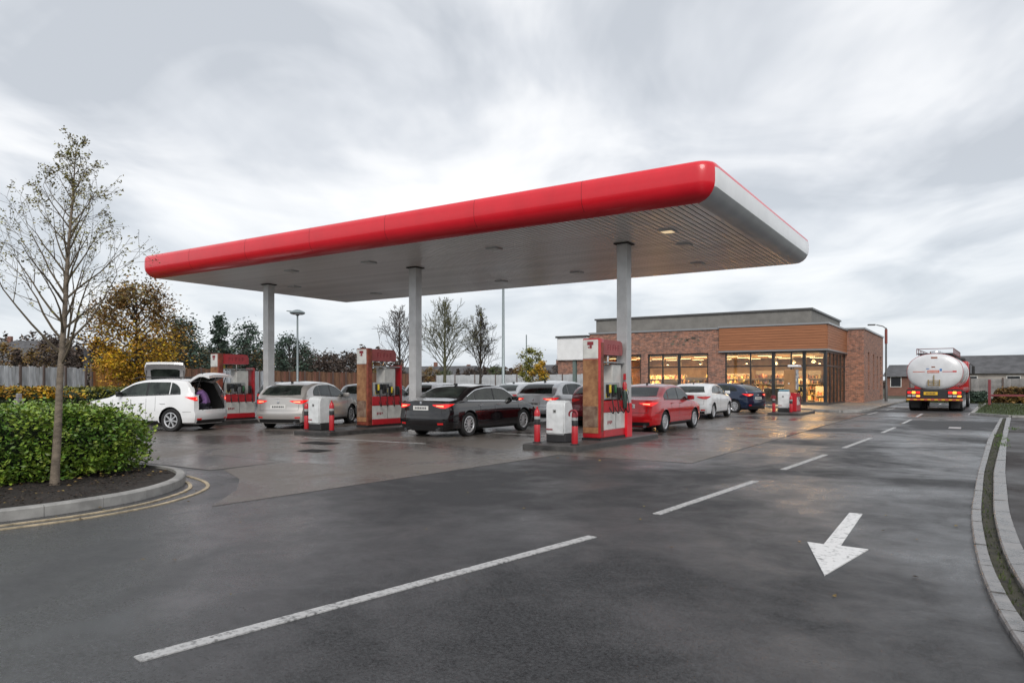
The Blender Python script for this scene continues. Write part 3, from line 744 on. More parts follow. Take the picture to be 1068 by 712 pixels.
MB().bbox(-0.95,0.95,-0.25,0.25,0,0.95,0.01,1).build('counter_front', mat('dark_counter',(0.05,0.045,0.04),0.5), o); MB().bbox(-1.0,1.0,-0.3,0.3,0.955,1.0,0.008,1).build('counter_top', M_shelf, o)
# white drive-through fascia at the left end
t = thing('side_canopy', 'white boxed side canopy on a grey post at the left end of the shop', 'canopy', (0,0,0))
MB().bbox(-25.9,-24.6+1.15,45.8,47.2,3.1,4.72,0.015,1).build('box_fascia', M_whitep, t)
MB().box(-26.0,-23.44,45.7,47.3,4.725,4.86).build('coping', mat('dark_coping',(0.1,0.1,0.1),0.4), t)
MB().bbox(-24.7,-24.45,45.95,46.2,0.1,3.1,0.01,1).build('post', mat('grey_green_post',(0.13,0.17,0.16),0.5), t)
# brick outbuilding beyond
t = thing('brick_outbuilding', 'low red brick outbuilding behind the parked cars left of the shop', 'building', (0,0,0))
MB().box(-34.4,-31.0,61,66,0,3.6).build('wall', M_brick, t); MB().box(-34.5,-30.8,60.8,66.2,3.603,3.72).build('roof', M_flash, t)
# ================================================================== VEHICLES
M_glass = mat('car_glass', (0.008,0.013,0.012), 0.04, spec=0.40, noise=0.5, nscale=2.2, col2=(0.04,0.052,0.045))
M_glass2 = glass_mat('tailgate_glass', (0.25,0.28,0.26), 0.5)
M_trim = mat('black_trim', (0.012,0.012,0.013), 0.45)
M_chrome = mat('chrome', (0.65,0.66,0.68), 0.15, metal=1.0)
M_tyre = mat('tyre', (0.014,0.014,0.015), 0.7, bump=0.2, bscale=60)
M_rim = mat('alloy_rim', (0.62,0.63,0.65), 0.3, metal=0.6)
M_rimd = mat('wheel_dark', (0.01,0.01,0.011), 0.7)
M_tail = mat('tail_lamp_red', (0.42,0.008,0.012), 0.12, coat=0.6, emit=(1.0,0.03,0.02), estr=0.10)
M_brake = mat('tail_lamp_lit', (0.5,0.012,0.012), 0.12, coat=0.5, emit=(1.0,0.012,0.012), estr=0.55)
M_bulb = mat('lamp_bulb_glow', (0.8,0.2,0.1), 0.3, emit=(1.0,0.22,0.12), estr=2.2)
M_amber = mat('amber_lamp', (0.8,0.25,0.02), 0.2, emit=(1.0,0.35,0.05), estr=1.6)
M_clear = mat('clear_lamp', (0.55,0.57,0.6), 0.08, metal=0.3, coat=0.8)
M_platew = mat('white_plate', (0.68,0.68,0.66), 0.4)
M_platey = mat('yellow_plate', (0.70,0.42,0.03), 0.4)
M_ink = mat('plate_ink', (0.03,0.03,0.04), 0.6)
M_inside = mat('car_interior', (0.035,0.033,0.033), 0.8)
def paint(name, col, metal=0.3, rough=0.28): return mat(name, col, rough, metal=metal, coat=0.8, noise=0.03, nscale=2)

def interp(tab, x):
    if x <= tab[0][0]: return tab[0][1]
    for (a, va), (b, vb) in zip(tab, tab[1:]):
        if x <= b: return va + (vb-va)*(x-a)/(b-a)
    return tab[-1][1]
def smooth_tab(tab, x, s=0.07):
    return sum(w*interp(tab, x+d*s) for d, w in ((-1.6,.1),(-.8,.2),(0,.4),(.8,.2),(1.6,.1)))

WHEEL = {}
def wheel_mesh(r, w, style):
    key = (r, w, style)
    if key in WHEEL: return WHEEL[key]
    g = MB(); ri = r*0.66; h = w/2
    g.lathe([(ri, -h*0.8),(ri+0.02,-h*0.95),(r*0.9,-h),(r*0.975,-h*0.82),(r,-h*0.5),(r,h*0.5),(r*0.975,h*0.82),(r*0.9,h),(ri+0.02,h*0.95),(ri,h*0.8)], 28, 'X')
    tyre = g.mesh('wheel', M_tyre, True, 40)
    g = MB(); g.mat(1).lathe([(0.0,h*0.25),(ri,h*0.25),(ri,h*0.8)], 24, 'X')
    g.mat(0).lathe([(ri-0.005,h*0.6),(ri+0.004,h*0.92),(ri-0.012,h*0.96),(ri-0.028,h*0.8),(ri-0.028,h*0.5)], 28, 'X')
    g.lathe([(0.0,h*0.86),(0.045,h*0.84),(0.055,h*0.5)], 12, 'X')
    ns = {'five': 5, 'ten': 10, 'seven': 7}[style]
    for k in range(ns):
        a = 2*pi*k/ns
        for da in ((-0.13, 0.13) if ns <= 5 else (0,)):
            M = Matrix.Rotation(a, 4, 'X')
            t0 = 0.020 if ns <= 7 else 0.014
            p0 = (h*0.45, da*0.28, 0.04); p1 = (h*0.5, da*ri*1.5, ri-0.012)
            y0, y1 = p0[1], p1[1]
            vs_ = [(h*0.4,y0-t0,0.03),(h*0.4,y0+t0,0.03),(h*0.86,y0+t0*0.7,0.03),(h*0.86,y0-t0*0.7,0.03),
                   (h*0.4,y1-t0*1.2,ri-0.012),(h*0.4,y1+t0*1.2,ri-0.012),(h*0.8,y1+t0,ri-0.012),(h*0.8,y1-t0,ri-0.012)]
            g.add([tuple(M @ Vector(v)) for v in vs_], [(0,1,2,3),(4,7,6,5),(0,4,5,1),(1,5,6,2),(2,6,7,3),(3,7,4,0)])
    rim = g.mesh('rim', [M_rim, M_rimd], True, 30)
    WHEEL[key] = (tyre, rim); return WHEEL[key]

def boolean_cut(me, cutter, mats):
    a = bpy.data.objects.new('tmp_a', me); b = bpy.data.objects.new('tmp_b', cutter)
    COL.objects.link(a); COL.objects.link(b)
    m = a.modifiers.new('b', 'BOOLEAN'); m.operation = 'DIFFERENCE'; m.object = b; m.solver = 'EXACT'
    m.material_mode = 'TRANSFER'
    dg = bpy.context.evaluated_depsgraph_get()
    out = bpy.data.meshes.new_from_object(a.evaluated_get(dg))
    bpy.data.objects.remove(a); bpy.data.objects.remove(b)
    return out

def patch_mesh(bvh, kind, bot, top, n=14, m=6, off=0.006, side=1):
    """glass or lamp panel that follows the body. kind side: (y,z); rear/front: (x,z)"""
    def resample(pl, n):
        d = [0]
        for a, b in zip(pl, pl[1:]): d.append(d[-1]+max(1e-6, sqrt((a[0]-b[0])**2+(a[1]-b[1])**2)))
        out = []
        for k in range(n+1):
            t = d[-1]*k/n
            for i in range(len(d)-1):
                if t <= d[i+1]+1e-9:
                    u = (t-d[i])/(d[i+1]-d[i]); out.append((pl[i][0]+(pl[i+1][0]-pl[i][0])*u, pl[i][1]+(pl[i+1][1]-pl[i][1])*u)); break
        return out
    B_, T_ = resample(bot, n), resample(top, n); outer = []; inner = []
    for j in range(m+1):
        for i in range(n+1):
            t = j/m; p = (B_[i][0]*(1-t)+T_[i][0]*t, B_[i][1]*(1-t)+T_[i][1]*t)
            if kind == 'side': o, d = Vector((side*3, p[0], p[1])), Vector((-side,0,0))
            elif kind == 'rear': o, d = Vector((p[0], -6, p[1])), Vector((0,1,0))
            else: o, d = Vector((p[0], 6, p[1])), Vector((0,-1,0))
            h, nn, _, _ = bvh.ray_cast(o, d)
            if h is None:
                h, nn, _, _ = bvh.find_nearest(o + d*(2.2 if kind == 'side' else 3.8))
            if nn.dot(d) > 0: nn = -nn
            outer.append(h + nn*off); inner.append(h - nn*0.004)
    N_ = len(outer); w = n+1; g = MB(); g.v = [tuple(p) for p in outer+inner]
    f = [(j*w+i, j*w+i+1, (j+1)*w+i+1, (j+1)*w+i) for j in range(m) for i in range(n)]
    bd = [i for i in range(n+1)] + [j*w+n for j in range(1, m+1)] + [m*w+i for i in range(n-1, -1, -1)] + [j*w for j in range(m-1, 0, -1)]
    f += [(bd[k], bd[(k+1) % len(bd)], bd[(k+1) % len(bd)]+N_, bd[k]+N_) for k in range(len(bd))]
    g.f = f; g.mi = [0]*len(f); return g

def plate_marks(g, w, z, h, y, n=7):
    x = -w*0.42; r = random.Random(int(w*1000)+n)
    for k in range(n):                       # characters are not legible at this size
        ww = w*0.84/n; g.box(x+ww*0.15, x+ww*0.8, y-0.002, y, z-h*0.3, z+h*0.3); x += ww

def car(name, label, cat, loc, ang, kind, pt, L=4.4, W=1.8, H=1.47, wb=2.65, r=0.32, style='five', open_gate=False, plate='w', lit=False,
        chrome=False, rails=False, fo=None):
    root = thing(name, label, cat, (*loc, 0.0), radians(ang)); zt_lamp = 0.93 if H < 1.55 else 1.0
    hb_ = L/2; zg = 0.20 if H < 1.55 else 0.23
    ra = -hb_ + (L-wb)*0.51; fa = ra + wb
    if kind == 'sedan':
        top = [(-hb_,0.96),(-hb_+0.06,1.00),(-hb_+0.5,1.045),(-hb_+0.72,1.075),(-hb_+1.05,1.23),(-hb_+1.45,H-0.07),(-hb_+1.95,H-0.01),(-hb_+2.4,H),(-hb_+2.9,H-0.05),
               (-hb_+3.25,H-0.22),(-hb_+3.65,1.00),(-hb_+3.8,0.95),(hb_-0.5,0.84),(hb_-0.12,0.72),(hb_,0.62)]
        dlo = (-hb_+1.0, -hb_+3.45); rwin = (1.07, H-0.115); split = [-hb_+1.35, -hb_+2.28]
        s = (L/4.85); top = [(-hb_+(y+hb_)*(s if y < hb_-0.6 else 1), z) for y, z in top[:-3]] + top[-3:]
        dlo = tuple(-hb_+(q+hb_)*s for q in dlo); split = [-hb_+(q+hb_)*s for q in split]; belt = [(-hb_,0.97),(0,0.93),(hb_,0.86)]
    elif kind == 'coupe':
        zt = 1.03; s = L/4.4
        top = [(-hb_,zt-0.04),(-hb_+0.04,zt),(-hb_+0.16,zt+0.10),(-hb_+0.42,H-0.20),(-hb_+0.75,H-0.09),(-hb_+1.15,H-0.025),(-hb_+1.7,H),(-hb_+2.1,H-0.015),(-hb_+2.5,H-0.09),
               (-hb_+2.9,H-0.27),(-hb_+3.32,zt-0.02),(-hb_+3.5,zt-0.07),(hb_-0.5,zt-0.16),(hb_-0.12,zt-0.29),(hb_,zt-0.40)]
        top = [(-hb_+(y+hb_)*(s if 0 < i < 12 else 1), z) for i, (y, z) in enumerate(top)]
        dlo = (-hb_+0.72*s, -hb_+3.10*s); rwin = (zt+0.05, H-0.14); split = [-hb_+1.18*s, -hb_+1.95*s]; belt = [(-hb_,zt+0.04),(-hb_+1.2,zt+0.0),(0,zt-0.05),(hb_,zt-0.13)]
    else:
        zt = 1.03 if H < 1.55 else 1.11
        top = [(-hb_,zt),(-hb_+0.05,zt+0.06),(-hb_+0.16,zt+0.20),(-hb_+0.30,H-0.17),(-hb_+0.42,H-0.06),(-hb_+0.7,H-0.02),(-hb_+1.5,H),(-hb_+2.0,H-0.02),(-hb_+2.38,H-0.09),
               (-hb_+2.75,H-0.27),(-hb_+3.12,zt-0.03),(-hb_+3.3,zt-0.08),(hb_-0.5,zt-0.17),(hb_-0.12,zt-0.28),(hb_,zt-0.40)]
        s = L/4.4; top = [(-hb_+(y+hb_)*(s if 0 < i < 12 else 1), z) for i, (y, z) in enumerate(top)]
        dlo = (-hb_+0.58*s, -hb_+2.95*s); rwin = (zt+0.04, H-0.125); split = [-hb_+0.98*s, -hb_+1.80*s]; belt = [(-hb_,zt+0.02),(0,zt-0.06),(hb_,zt-0.12)]
    wbase = W/2
    def section(y, k):
        zt_ = smooth_tab(top, y); zb = min(interp(belt, y), zt_-0.03); w = wbase*(1-0.13*k**2.4)
        hh = zt_-zb; low = [(0,zg),(.55*w,zg),(.85*w,zg+0.005),(.955*w,zg+0.05),(.988*w,zg+0.17),(.992*w,0.46),(.984*w,0.54),(1.0*w,0.665),(.984*w,0.735),(.968*w,zb-0.04 if zb > .8 else zb-0.01),(.945*w,zb)]
        low = [(x, min(z, zb)) for x, z in low]
        tum = 0.33; xr = .935*w - hh*tum; rc = min(0.13, hh*0.75); up = []
        zr = zt_ - 0.03 - rc*0.8
        for f_ in (0.3, 0.65, 1.0):
            z = zb + (zr-zb)*f_; up.append((.94*w - (z-zb)*tum*0.9, z))
        x_s = up[-1][0]
        xin = x_s - rc*1.25
        for a in (25, 50, 75, 90): up.append((xin + (x_s-xin)*cos(radians(a)), zr + (zt_-0.03-zr)*sin(radians(a))))
        for f_ in (0.72, 0.45, 0.2, 0.0): up.append((xin*f_, zt_-0.03 + 0.03*(1-f_**2)))
        return low + up
    ST = 74; ysn = []
    for i in range(ST+1):
        t = i/ST; t = t - 0.035*sin(4*pi*t)/2; ysn.append(-hb_ + L*t)
    bm = bmesh.new(); rings = []
    def kf(y): return max(0.0, (abs(y)-(hb_-0.62))/0.62)
    def warp(x, y, z):
        k = kf(y); sg = 1 if y > 0 else -1
        b_ = 0.16*(min(1.2, abs(x)/wbase))**2.6
        zz = 0.0
        if z < 0.42: zz += 0.42*(0.42-z)
        if sg < 0:
            if z > 0.66: zz += 0.035 + 0.05*(z-0.66)
            if 0.60 < z <= 0.66: zz += 0.035*(z-0.60)/0.06
        else:
            if z > 0.55: zz += 0.28*(z-0.55)
        return Vector((x, y - sg*(b_+zz)*min(1, k)**1.6, z))
    for y in ysn:
        sec = section(y, kf(y)); full = [(-x, z) for x, z in reversed(sec[1:-1])]; loop = sec + full   # right side bottom->top, left side top->bottom
        rings.append([bm.verts.new(warp(x, y, z)) for x, z in loop])
    n = len(rings[0])
    for a, b in zip(rings, rings[1:]):
        for i in range(n): bm.faces.new((a[i], a[(i+1) % n], b[(i+1) % n], b[i]))
    for ring, y, fl in ((rings[0], ysn[0], 0), (rings[-1], ysn[-1], 1)):
        sec = section(y, kf(y)); K = 10; rows = []
        for i, (x, z) in enumerate(sec):
            if i == 0 or i == len(sec)-1: rows.append([ring[i]]*(K+1)); continue
            row = [ring[n-i]] + [bm.verts.new(warp(-x + 2*x*q/K, y, z)) for q in range(1, K)] + [ring[i]]
            rows.append(row)
        for ra_, rb_ in zip(rows, rows[1:]):
            for q in range(K):
                f = []
                for v in (ra_[q], ra_[q+1], rb_[q+1], rb_[q]):
                    if v not in f: f.append(v)
                if len(f) > 2:
                    try: bm.faces.new(f)
                    except ValueError: pass
    bmesh.ops.recalc_face_normals(bm, faces=bm.faces)
    bvh = BVHTree.FromBMesh(bm)
    me = bpy.data.meshes.new('body'); bm.to_mesh(me); bm.free(); me.materials.append(pt)
    cut = MB()
    for y in (ra, fa):
        for sg in (-1, 1):
            a, b = sorted((sg*(W/2-0.28), sg*(W/2+0.2)))
            cut.lathe([(r+0.055, a),(r+0.055, b)], 26, 'X', (0, y, r), cap=True)
    cme = cut.mesh('cut', [M_trim])
    me2 = boolean_cut(me, cme, None)
    if open_gate:                      # the boot opening: rear faces taken away, a lined boot built inside
        bm = bmesh.new(); bm.from_mesh(me2); bm.normal_update()
        kill = [f for f in bm.faces if f.calc_center_median().y < -hb_+0.62 and abs(f.calc_center_median().x) < W/2-0.27 and 0.66 < f.calc_center_median().z < H-0.10 and (f.normal.y < -0.25 or (f.calc_center_median().y < -hb_+0.35 and abs(f.calc_center_median().x) < W/2-0.29))]
        bmesh.ops.delete(bm, geom=kill, context='FACES'); bm.to_mesh(me2); bm.free()
        q = [(-W/2+0.2,-hb_+0.12,0.66),(W/2-0.2,-hb_+0.12,0.66),(W/2-0.2,-hb_+1.25,0.66),(-W/2+0.2,-hb_+1.25,0.66),
             (-W/2+0.34,-hb_+0.5,H-0.11),(W/2-0.34,-hb_+0.5,H-0.11),(W/2-0.34,-hb_+1.25,H-0.11),(-W/2+0.34,-hb_+1.25,H-0.11)]
        MB().add(q, [(0,1,2,3),(4,7,6,5),(1,5,6,2),(2,6,7,3),(3,7,4,0)]).build('boot_lining', M_inside, root)
    me2.name = 'body'
    me2.polygons.foreach_set('use_smooth', [True]*len(me2.polygons)); me2.set_sharp_from_angle(angle=radians(32))
    link('body', me2, root)
    # --- glass
    def zoff(y):
        z = min(smooth_tab(top, y)-0.115, H-0.125); q = (y-dlo[0])/0.45
        if kind != 'sedan' and q < 1: zb_ = interp(belt, y)+0.05; z = zb_ + (z-zb_)*(1-(1-max(0, q))**2)**0.5
        return z
    ya, yb_ = dlo
    segs = [(ya, split[0]-0.02), (split[0]+0.02, split[1]-0.035), (split[1]+0.035, yb_)]
    for sg in (1, -1):
        if chrome:
            pts = [(y, interp(belt, y)+0.035) for y in [ya+(yb_-ya)*i/14 for i in range(15)]]
            g = patch_mesh(bvh, 'side', [(a, b-0.012) for a, b in pts], [(a, b+0.008) for a, b in pts], 24, 1, 0.011, sg); g.build('window_chrome', M_chrome, root)
            pts = [(y, max(zoff(y), interp(belt, y)+0.04)) for y in [ya+(yb_-ya)*i/24 for i in range(25)]]
            g = patch_mesh(bvh, 'side', [(a, b-0.003) for a, b in pts], [(a, b+0.016) for a, b in pts], 40, 1, 0.011, sg); g.build('window_chrome', M_chrome, root)
        else:
            pts = [(y, interp(belt, y)+0.03) for y in [ya+(yb_-ya)*i/14 for i in range(15)]]
            g = patch_mesh(bvh, 'side', [(a, b-0.012) for a, b in pts], [(a, b+0.008) for a, b in pts], 24, 1, 0.009, sg); g.build('window_seal', M_trim, root)
        bpil = [(split[1]-0.035, interp(belt, split[1])+0.04), (split[1]+0.035, interp(belt, split[1])+0.04)]
        g = patch_mesh(bvh, 'side', bpil, [(bpil[0][0], zoff(split[1])), (bpil[1][0], zoff(split[1]))], 2, 6, 0.004, sg); g.build('door_pillar', M_trim, root)
        for a, b in segs:
            ys_ = [a+(b-a)*i/10 for i in range(11)]
            bt = [(y, interp(belt, y)+0.045) for y in ys_]; tp_ = [(y, max(zoff(y), interp(belt, y)+0.05)) for y in ys_]
            patch_mesh(bvh, 'side', bt, tp_, 16, 6, 0.007, sg).build('side_window', M_glass, root, smooth=True, angle=60)
        # door seams, handles, sill
        for yv in (split[1], yb_+0.08, ra+r+0.18):
            zt1 = interp(belt, yv)-0.0; z0 = zg+0.16
            if yv == ra+r+0.18: z0 = 0.62
            patch_mesh(bvh, 'side', [(yv-0.004, z0), (yv+0.004, z0)], [(yv-0.004, zt1), (yv+0.004, zt1)], 1, 10, 0.002, sg).build('door_seam', M_trim, root)
        for yv in (split[1]+0.17 - 0.0, split[0]+0.22):
            patch_mesh(bvh, 'side', [(yv-0.09, 0.845), (yv+0.09, 0.85)], [(yv-0.09, 0.87), (yv+0.09, 0.875)], 4, 2, 0.024, sg).build('door_handle', M_chrome if chrome else pt, root, smooth=True, angle=60)
        patch_mesh(bvh, 'side', [(ra+r+0.09, zg+0.03), (fa-r-0.09, zg+0.03)], [(ra+r+0.09, zg+0.10), (fa-r-0.09, zg+0.10)], 20, 3, 0.012, sg).build('sill_trim', M_trim, root)
        # mirror
        ym = yb_-0.22; zm = interp(belt, ym)+0.10
        g = MB(); g.bbox(-0.05,0.17,-0.045,0.045,-0.06,0.075,0.03,3); g.tube([(-0.10,0,-0.05),(0,0,-0.02)], 0.018, 6)
        o = g.build('door_mirror', pt if not open_gate else M_trim, root, smooth=True, angle=60, loc=(sg*(W/2-0.0), ym, zm)); o.scale = (sg, 1, 1)
        # lamps
        zl = 0.86 if kind == 'sedan' else 0.88 if kind == 'coupe' else zt_lamp
        lm = M_brake if lit else M_tail
        xw = wbase*0.84; k0 = 0.9 if open_gate else 0.5
        g = patch_mesh(bvh, 'rear', [(sg*xw*(k0+.05), zl+0.0), (sg*xw*max(k0,0.80), zl-0.055), (sg*xw*1.0, zl-0.065)], [(sg*xw*k0, zl+0.035), (sg*xw*max(k0,0.80), zl+0.045), (sg*xw*1.0, zl+0.05)], 10, 4, 0.012)
        g2 = patch_mesh(bvh, 'side', [(-hb_+0.12, zl-0.065), (-hb_+0.26, zl-0.01)], [(-hb_+0.13, zl+0.05), (-hb_+0.40, zl+0.055)], 8, 4, 0.010, sg)
        g.add(g2.v, g2.f); tl = g.build('tail_light', lm, root, smooth=True, angle=60)
        if lit: patch_mesh(bvh, 'rear', [(sg*xw*max(k0,0.66), zl-0.008), (sg*xw*0.93, zl-0.028)], [(sg*xw*max(k0,0.66), zl+0.012), (sg*xw*0.93, zl+0.012)], 8, 2, 0.017).build('bulb', M_bulb, tl)
        patch_mesh(bvh, 'rear', [(sg*xw*0.72, 0.36), (sg*xw*0.93, 0.365)], [(sg*xw*0.72, 0.405), (sg*xw*0.93, 0.41)], 4, 2, 0.008).build('reflector', M_tail, root)
        zh = (0.70 if kind == 'sedan' else 0.76)
        g = patch_mesh(bvh, 'front', [(sg*xw*0.60, zh-0.06), (sg*xw*0.98, zh-0.02)], [(sg*xw*0.60, zh+0.01), (sg*xw*0.98, zh+0.09)], 8, 4, 0.01)
        g2 = patch_mesh(bvh, 'side', [(hb_-0.46, zh+0.07), (hb_-0.16, zh-0.03)], [(hb_-0.50, zh+0.11), (hb_-0.18, zh+0.09)], 6, 3, 0.008, sg)
        g.add(g2.v, g2.f); g.build('headlight', M_clear if not open_gate else M_tail, root, smooth=True, angle=60)
        if rails:
            pts = [(sg*(0.56), -hb_+0.75+(1.7)*i/8, H-0.025+0.05*min(1, min(i, 8-i))+0.005) for i in range(9)]
            MB().tube(pts, 0.017, 6).build('roof_rail', M_trim if open_gate else M_chrome, root, smooth=True)
    xb, xt = wbase*0.74, wbase*0.60
    yf_ = -hb_ + (0.95 if kind != 'sedan' else 1.6); zf_ = smooth_tab(top, yf_)-0.004
    MB().prism([(0.0,-0.10),(0.012,-0.02),(0.012,0.06),(-0.012,0.06),(-0.012,-0.02)], 0, 0.055, Matrix.Translation((0, yf_, zf_))).build('roof_aerial', M_trim, root)
    for sg in (1, -1):
        patch_mesh(bvh, 'side', [(-hb_+0.22, 0.600), (ra-r-0.07, 0.600)], [(-hb_+0.22, 0.608), (ra-r-0.07, 0.608)], 8, 1, 0.002, sg).build('bumper_seam', M_trim, root)
        patch_mesh(bvh, 'side', [(fa+r+0.07, 0.56), (hb_-0.25, 0.56)], [(fa+r+0.07, 0.568), (hb_-0.25, 0.568)], 8, 1, 0.002, sg).build('bumper_seam', M_trim, root)
    if not open_gate:
        z0, z1 = rwin; zm_ = (z0+z1)/2
        patch_mesh(bvh, 'rear', [(-xb, z0+0.015), (-xb*0.5, z0), (xb*0.5, z0), (xb, z0+0.015)], [(-xt, z1-0.01), (-xt*0.5, z1), (xt*0.5, z1), (xt, z1-0.01)], 16, 8, 0.007).build('rear_window', M_glass, root, smooth=True, angle=60)
    zf = interp(belt, yb_) + 0.06
    patch_mesh(bvh, 'front', [(-xb, zf), (0, zf-0.02), (xb, zf)], [(-xt, H-0.12), (0, H-0.10), (xt, H-0.12)], 16, 10, 0.007).build('windscreen', M_glass, root, smooth=True, angle=60)
    # rear bumper valance, plate, badge, grille, exhaust, floor pan
    patch_mesh(bvh, 'rear', [(-xb*1.02, zg+0.02), (xb*1.02, zg+0.02)], [(-xb*1.02, zg+0.13), (xb*1.02, zg+0.13)], 16, 3, 0.008).build('lower_bumper', M_trim, root, smooth=True)
    patch_mesh(bvh, 'front', [(-0.55, 0.34), (0.55, 0.34)], [(-0.50, 0.52), (0.50, 0.52)], 12, 4, 0.006).build('grille', M_trim, root)
    if kind == 'sedan' or not open_gate:
        zp = 0.80 if kind == 'sedan' else 0.72
        h, nn, _, _ = bvh.ray_cast(Vector((0,-6,zp)), Vector((0,1,0)))
        yy_ = h.y - 0.012
        g = MB().box(-0.26,0.26,yy_,yy_+0.03,zp-0.058,zp+0.058); o = g.build('number_plate', M_platew if plate == 'w' else M_platey, root)
        g = MB(); plate_marks(g, 0.5, zp, 0.09, yy_-0.0015); g.build('characters', M_ink, o)
        h, nn, _, _ = bvh.ray_cast(Vector((0,-6,zp+0.14)), Vector((0,1,0)))
        MB().lathe([(0.0,-0.012),(0.035,-0.01),(0.042,0.0),(0.042,0.03)], 16, 'Y', (0, h.y-0.005, zp+0.14)).build('badge', M_chrome, root, smooth=True)
        # tailgate or boot seam
        for sg in (1, -1):
            patch_mesh(bvh, 'rear', [(sg*xb*0.97-0.004, 0.61), (sg*xb*0.97+0.004, 0.61)], [(sg*xb*0.99-0.004, 0.80), (sg*xb*0.99+0.004, 0.80)], 1, 6, 0.002).build('boot_seam', M_trim, root)
        if kind != 'sedan':
            z0 = rwin[0]+0.04; h, nn, _, _ = bvh.ray_cast(Vector((0,-6,z0)), Vector((0,1,0))); h2, _, _, _ = bvh.ray_cast(Vector((0.3,-6,z0+0.1)), Vector((0,1,0)))
            MB().tube([h+Vector((0,-0.025,0)), h2+Vector((0,-0.02,0))], 0.009, 5).build('wiper', M_trim, root)
        ps = patch_mesh(bvh, 'rear', [(-xb*0.98, 0.60), (xb*0.98, 0.60)], [(-xb*0.98, 0.608), (xb*0.98, 0.608)], 16, 1, 0.003); ps.build('boot_seam', M_trim, root)
    for sg in ((1, -1) if chrome else (1,)):
        MB().lathe([(0.028,0),(0.034,0),(0.034,0.16),(0.028,0.16),(0.028,0)], 12, 'Y', (sg*0.55, -hb_+0.05, zg+0.015)).build('exhaust', M_chrome, root, smooth=True)
    MB().box(-W/2+0.32, W/2-0.32, -hb_+0.35, hb_-0.35, zg-0.04, zg+0.03).build('underbody', M_trim, root)
    ty, rm = wheel_mesh(r, 0.21, style)
    for y in (ra, fa):
        for sg in (1, -1):
            o = link('wheel', ty, root, (sg*(W/2-0.125), y, r)); 
            if sg < 0: o.rotation_euler = (0, 0, pi)
            o.rotation_euler[0] = rnd.uniform(0, 1)*0
            link('rim', rm, o)
    if open_gate:
        # hinged tailgate standing open above the boot
        gt = MB(); hw = wbase*0.74; T = open_gate; gs = 0.84 if T < 40 else 0.92
        T = open_gate
        prof_ = [(0.0,0.0),(-0.26,0.03),(-0.52,0.025),(-0.68,-0.04),(-0.84,-0.19)] if T < 40 else [(0.0,0.0),(-0.24,0.03),(-0.48,0.03),(-0.66,-0.01),(-0.84,-0.07)]
        yh, zh_ = -hb_+0.50, H-0.035
        def gp(d, u): # along the raised panel
            c, s_ = cos(radians(T)), sin(radians(T)); return (yh + d*c - u*(-s_)*0 - (u*0), zh_ - d*s_ + u*c)
        def gpt(x, d, u):
            c, s_ = cos(radians(T)), sin(radians(T)); return (x, yh + d*c + u*s_, zh_ - d*s_ + u*c)
        rows = []
        for d, u in [(a*gs, b*gs) for a, b in prof_]:
            ww = hw*(0.86 + 0.16*min(1, -d/0.6))*(1-0.16*max(0, (-d-0.5*gs)/0.34)); rows.append([gpt(-ww + 2*ww*i/10, d - 0.05*(abs(i-5)/5)**3*0, u - 0.05*(abs(i-5)/5)**3) for i in range(11)])
        rows2 = [[(p[0]*0.985, p[1]-(0.03 if T > 40 else 0), p[2]-0.08) for p in r_] for r_ in rows]
        w_ = 11; nv = len(rows)*w_
        gt.add([p for r_ in rows for p in r_] + [p for r_ in rows2 for p in r_], [])
        for off_ in (0, nv):
            for j in range(len(rows)-1):
                for i in range(10):
                    f = (off_+j*w_+i, off_+j*w_+i+1, off_+(j+1)*w_+i+1, off_+(j+1)*w_+i); gt.f.append(f); gt.mi.append(0 if off_ == 0 else 1)
        bd = list(range(w_)) + [j*w_+10 for j in range(1, len(rows))] + [(len(rows)-1)*w_+i for i in range(9, -1, -1)] + [j*w_ for j in range(len(rows)-2, 0, -1)]
        for k in range(len(bd)): gt.f.append((bd[k], bd[(k+1) % len(bd)], bd[(k+1) % len(bd)]+nv, bd[k]+nv)); gt.mi.append(0)
        o = gt.build('tailgate', [pt, mat('pale_gate_trim',(0.50,0.50,0.51),0.5)], root, smooth=True, angle=45)
        for zo, nm in ((0.012, 'rear_window'),(-0.075, 'window_inside')):
            q = [gpt(sx*hw*0.66, d, u+zo) for sx, d, u in ((-1,0.0,0.0),(1,0.0,0.0),(1.06,-0.53*gs,0.01),(-1.06,-0.53*gs,0.01))]
            qq = [(a, b, c-0.008) for a, b, c in q]
            MB().add(q+qq, [(0,1,2,3),(7,6,5,4),(0,4,5,1),(1,5,6,2),(2,6,7,3),(3,7,4,0)]).build(nm, M_glass, o)
        for sg in (1, -1):
            MB().tube([(sg*(hw-0.06), -hb_+0.22, 1.15), gpt(sg*(hw-0.08), -0.55, -0.03)], 0.012, 6).build('gas_strut', M_trim, root)
        MB().box(-0.5,0.5,-hb_+0.06,-hb_+0.10,0.60,0.66).build('load_lip', M_trim, root)
        if cat == 'car':
            for sg in (1,-1):
                MB().bbox(sg*0.35-0.24, sg*0.35+0.24, -hb_+1.10, -hb_+1.22, 0.68, 1.24, 0.04, 2).build('seat_back', mat('seat_cloth', (0.10,0.095,0.09), 0.9), root, smooth=True)
    return root

P_white = paint('white_car_paint', (0.72,0.73,0.74), 0.0)
P_silver = paint('silver_car_paint', (0.52,0.53,0.54), 0.6, 0.3)
P_bronze = paint('warm_silver_paint', (0.54,0.52,0.50), 0.6, 0.28)
P_black = paint('black_car_paint', (0.005,0.004,0.005), 0.0, 0.12)
P_red = paint('bright_red_paint', (0.52,0.003,0.008), 0.0, 0.2)
P_navy = paint('navy_blue_paint', (0.010,0.022,0.055), 0.4, 0.2)
P_grey = paint('mid_grey_paint', (0.20,0.205,0.21), 0.7, 0.3)

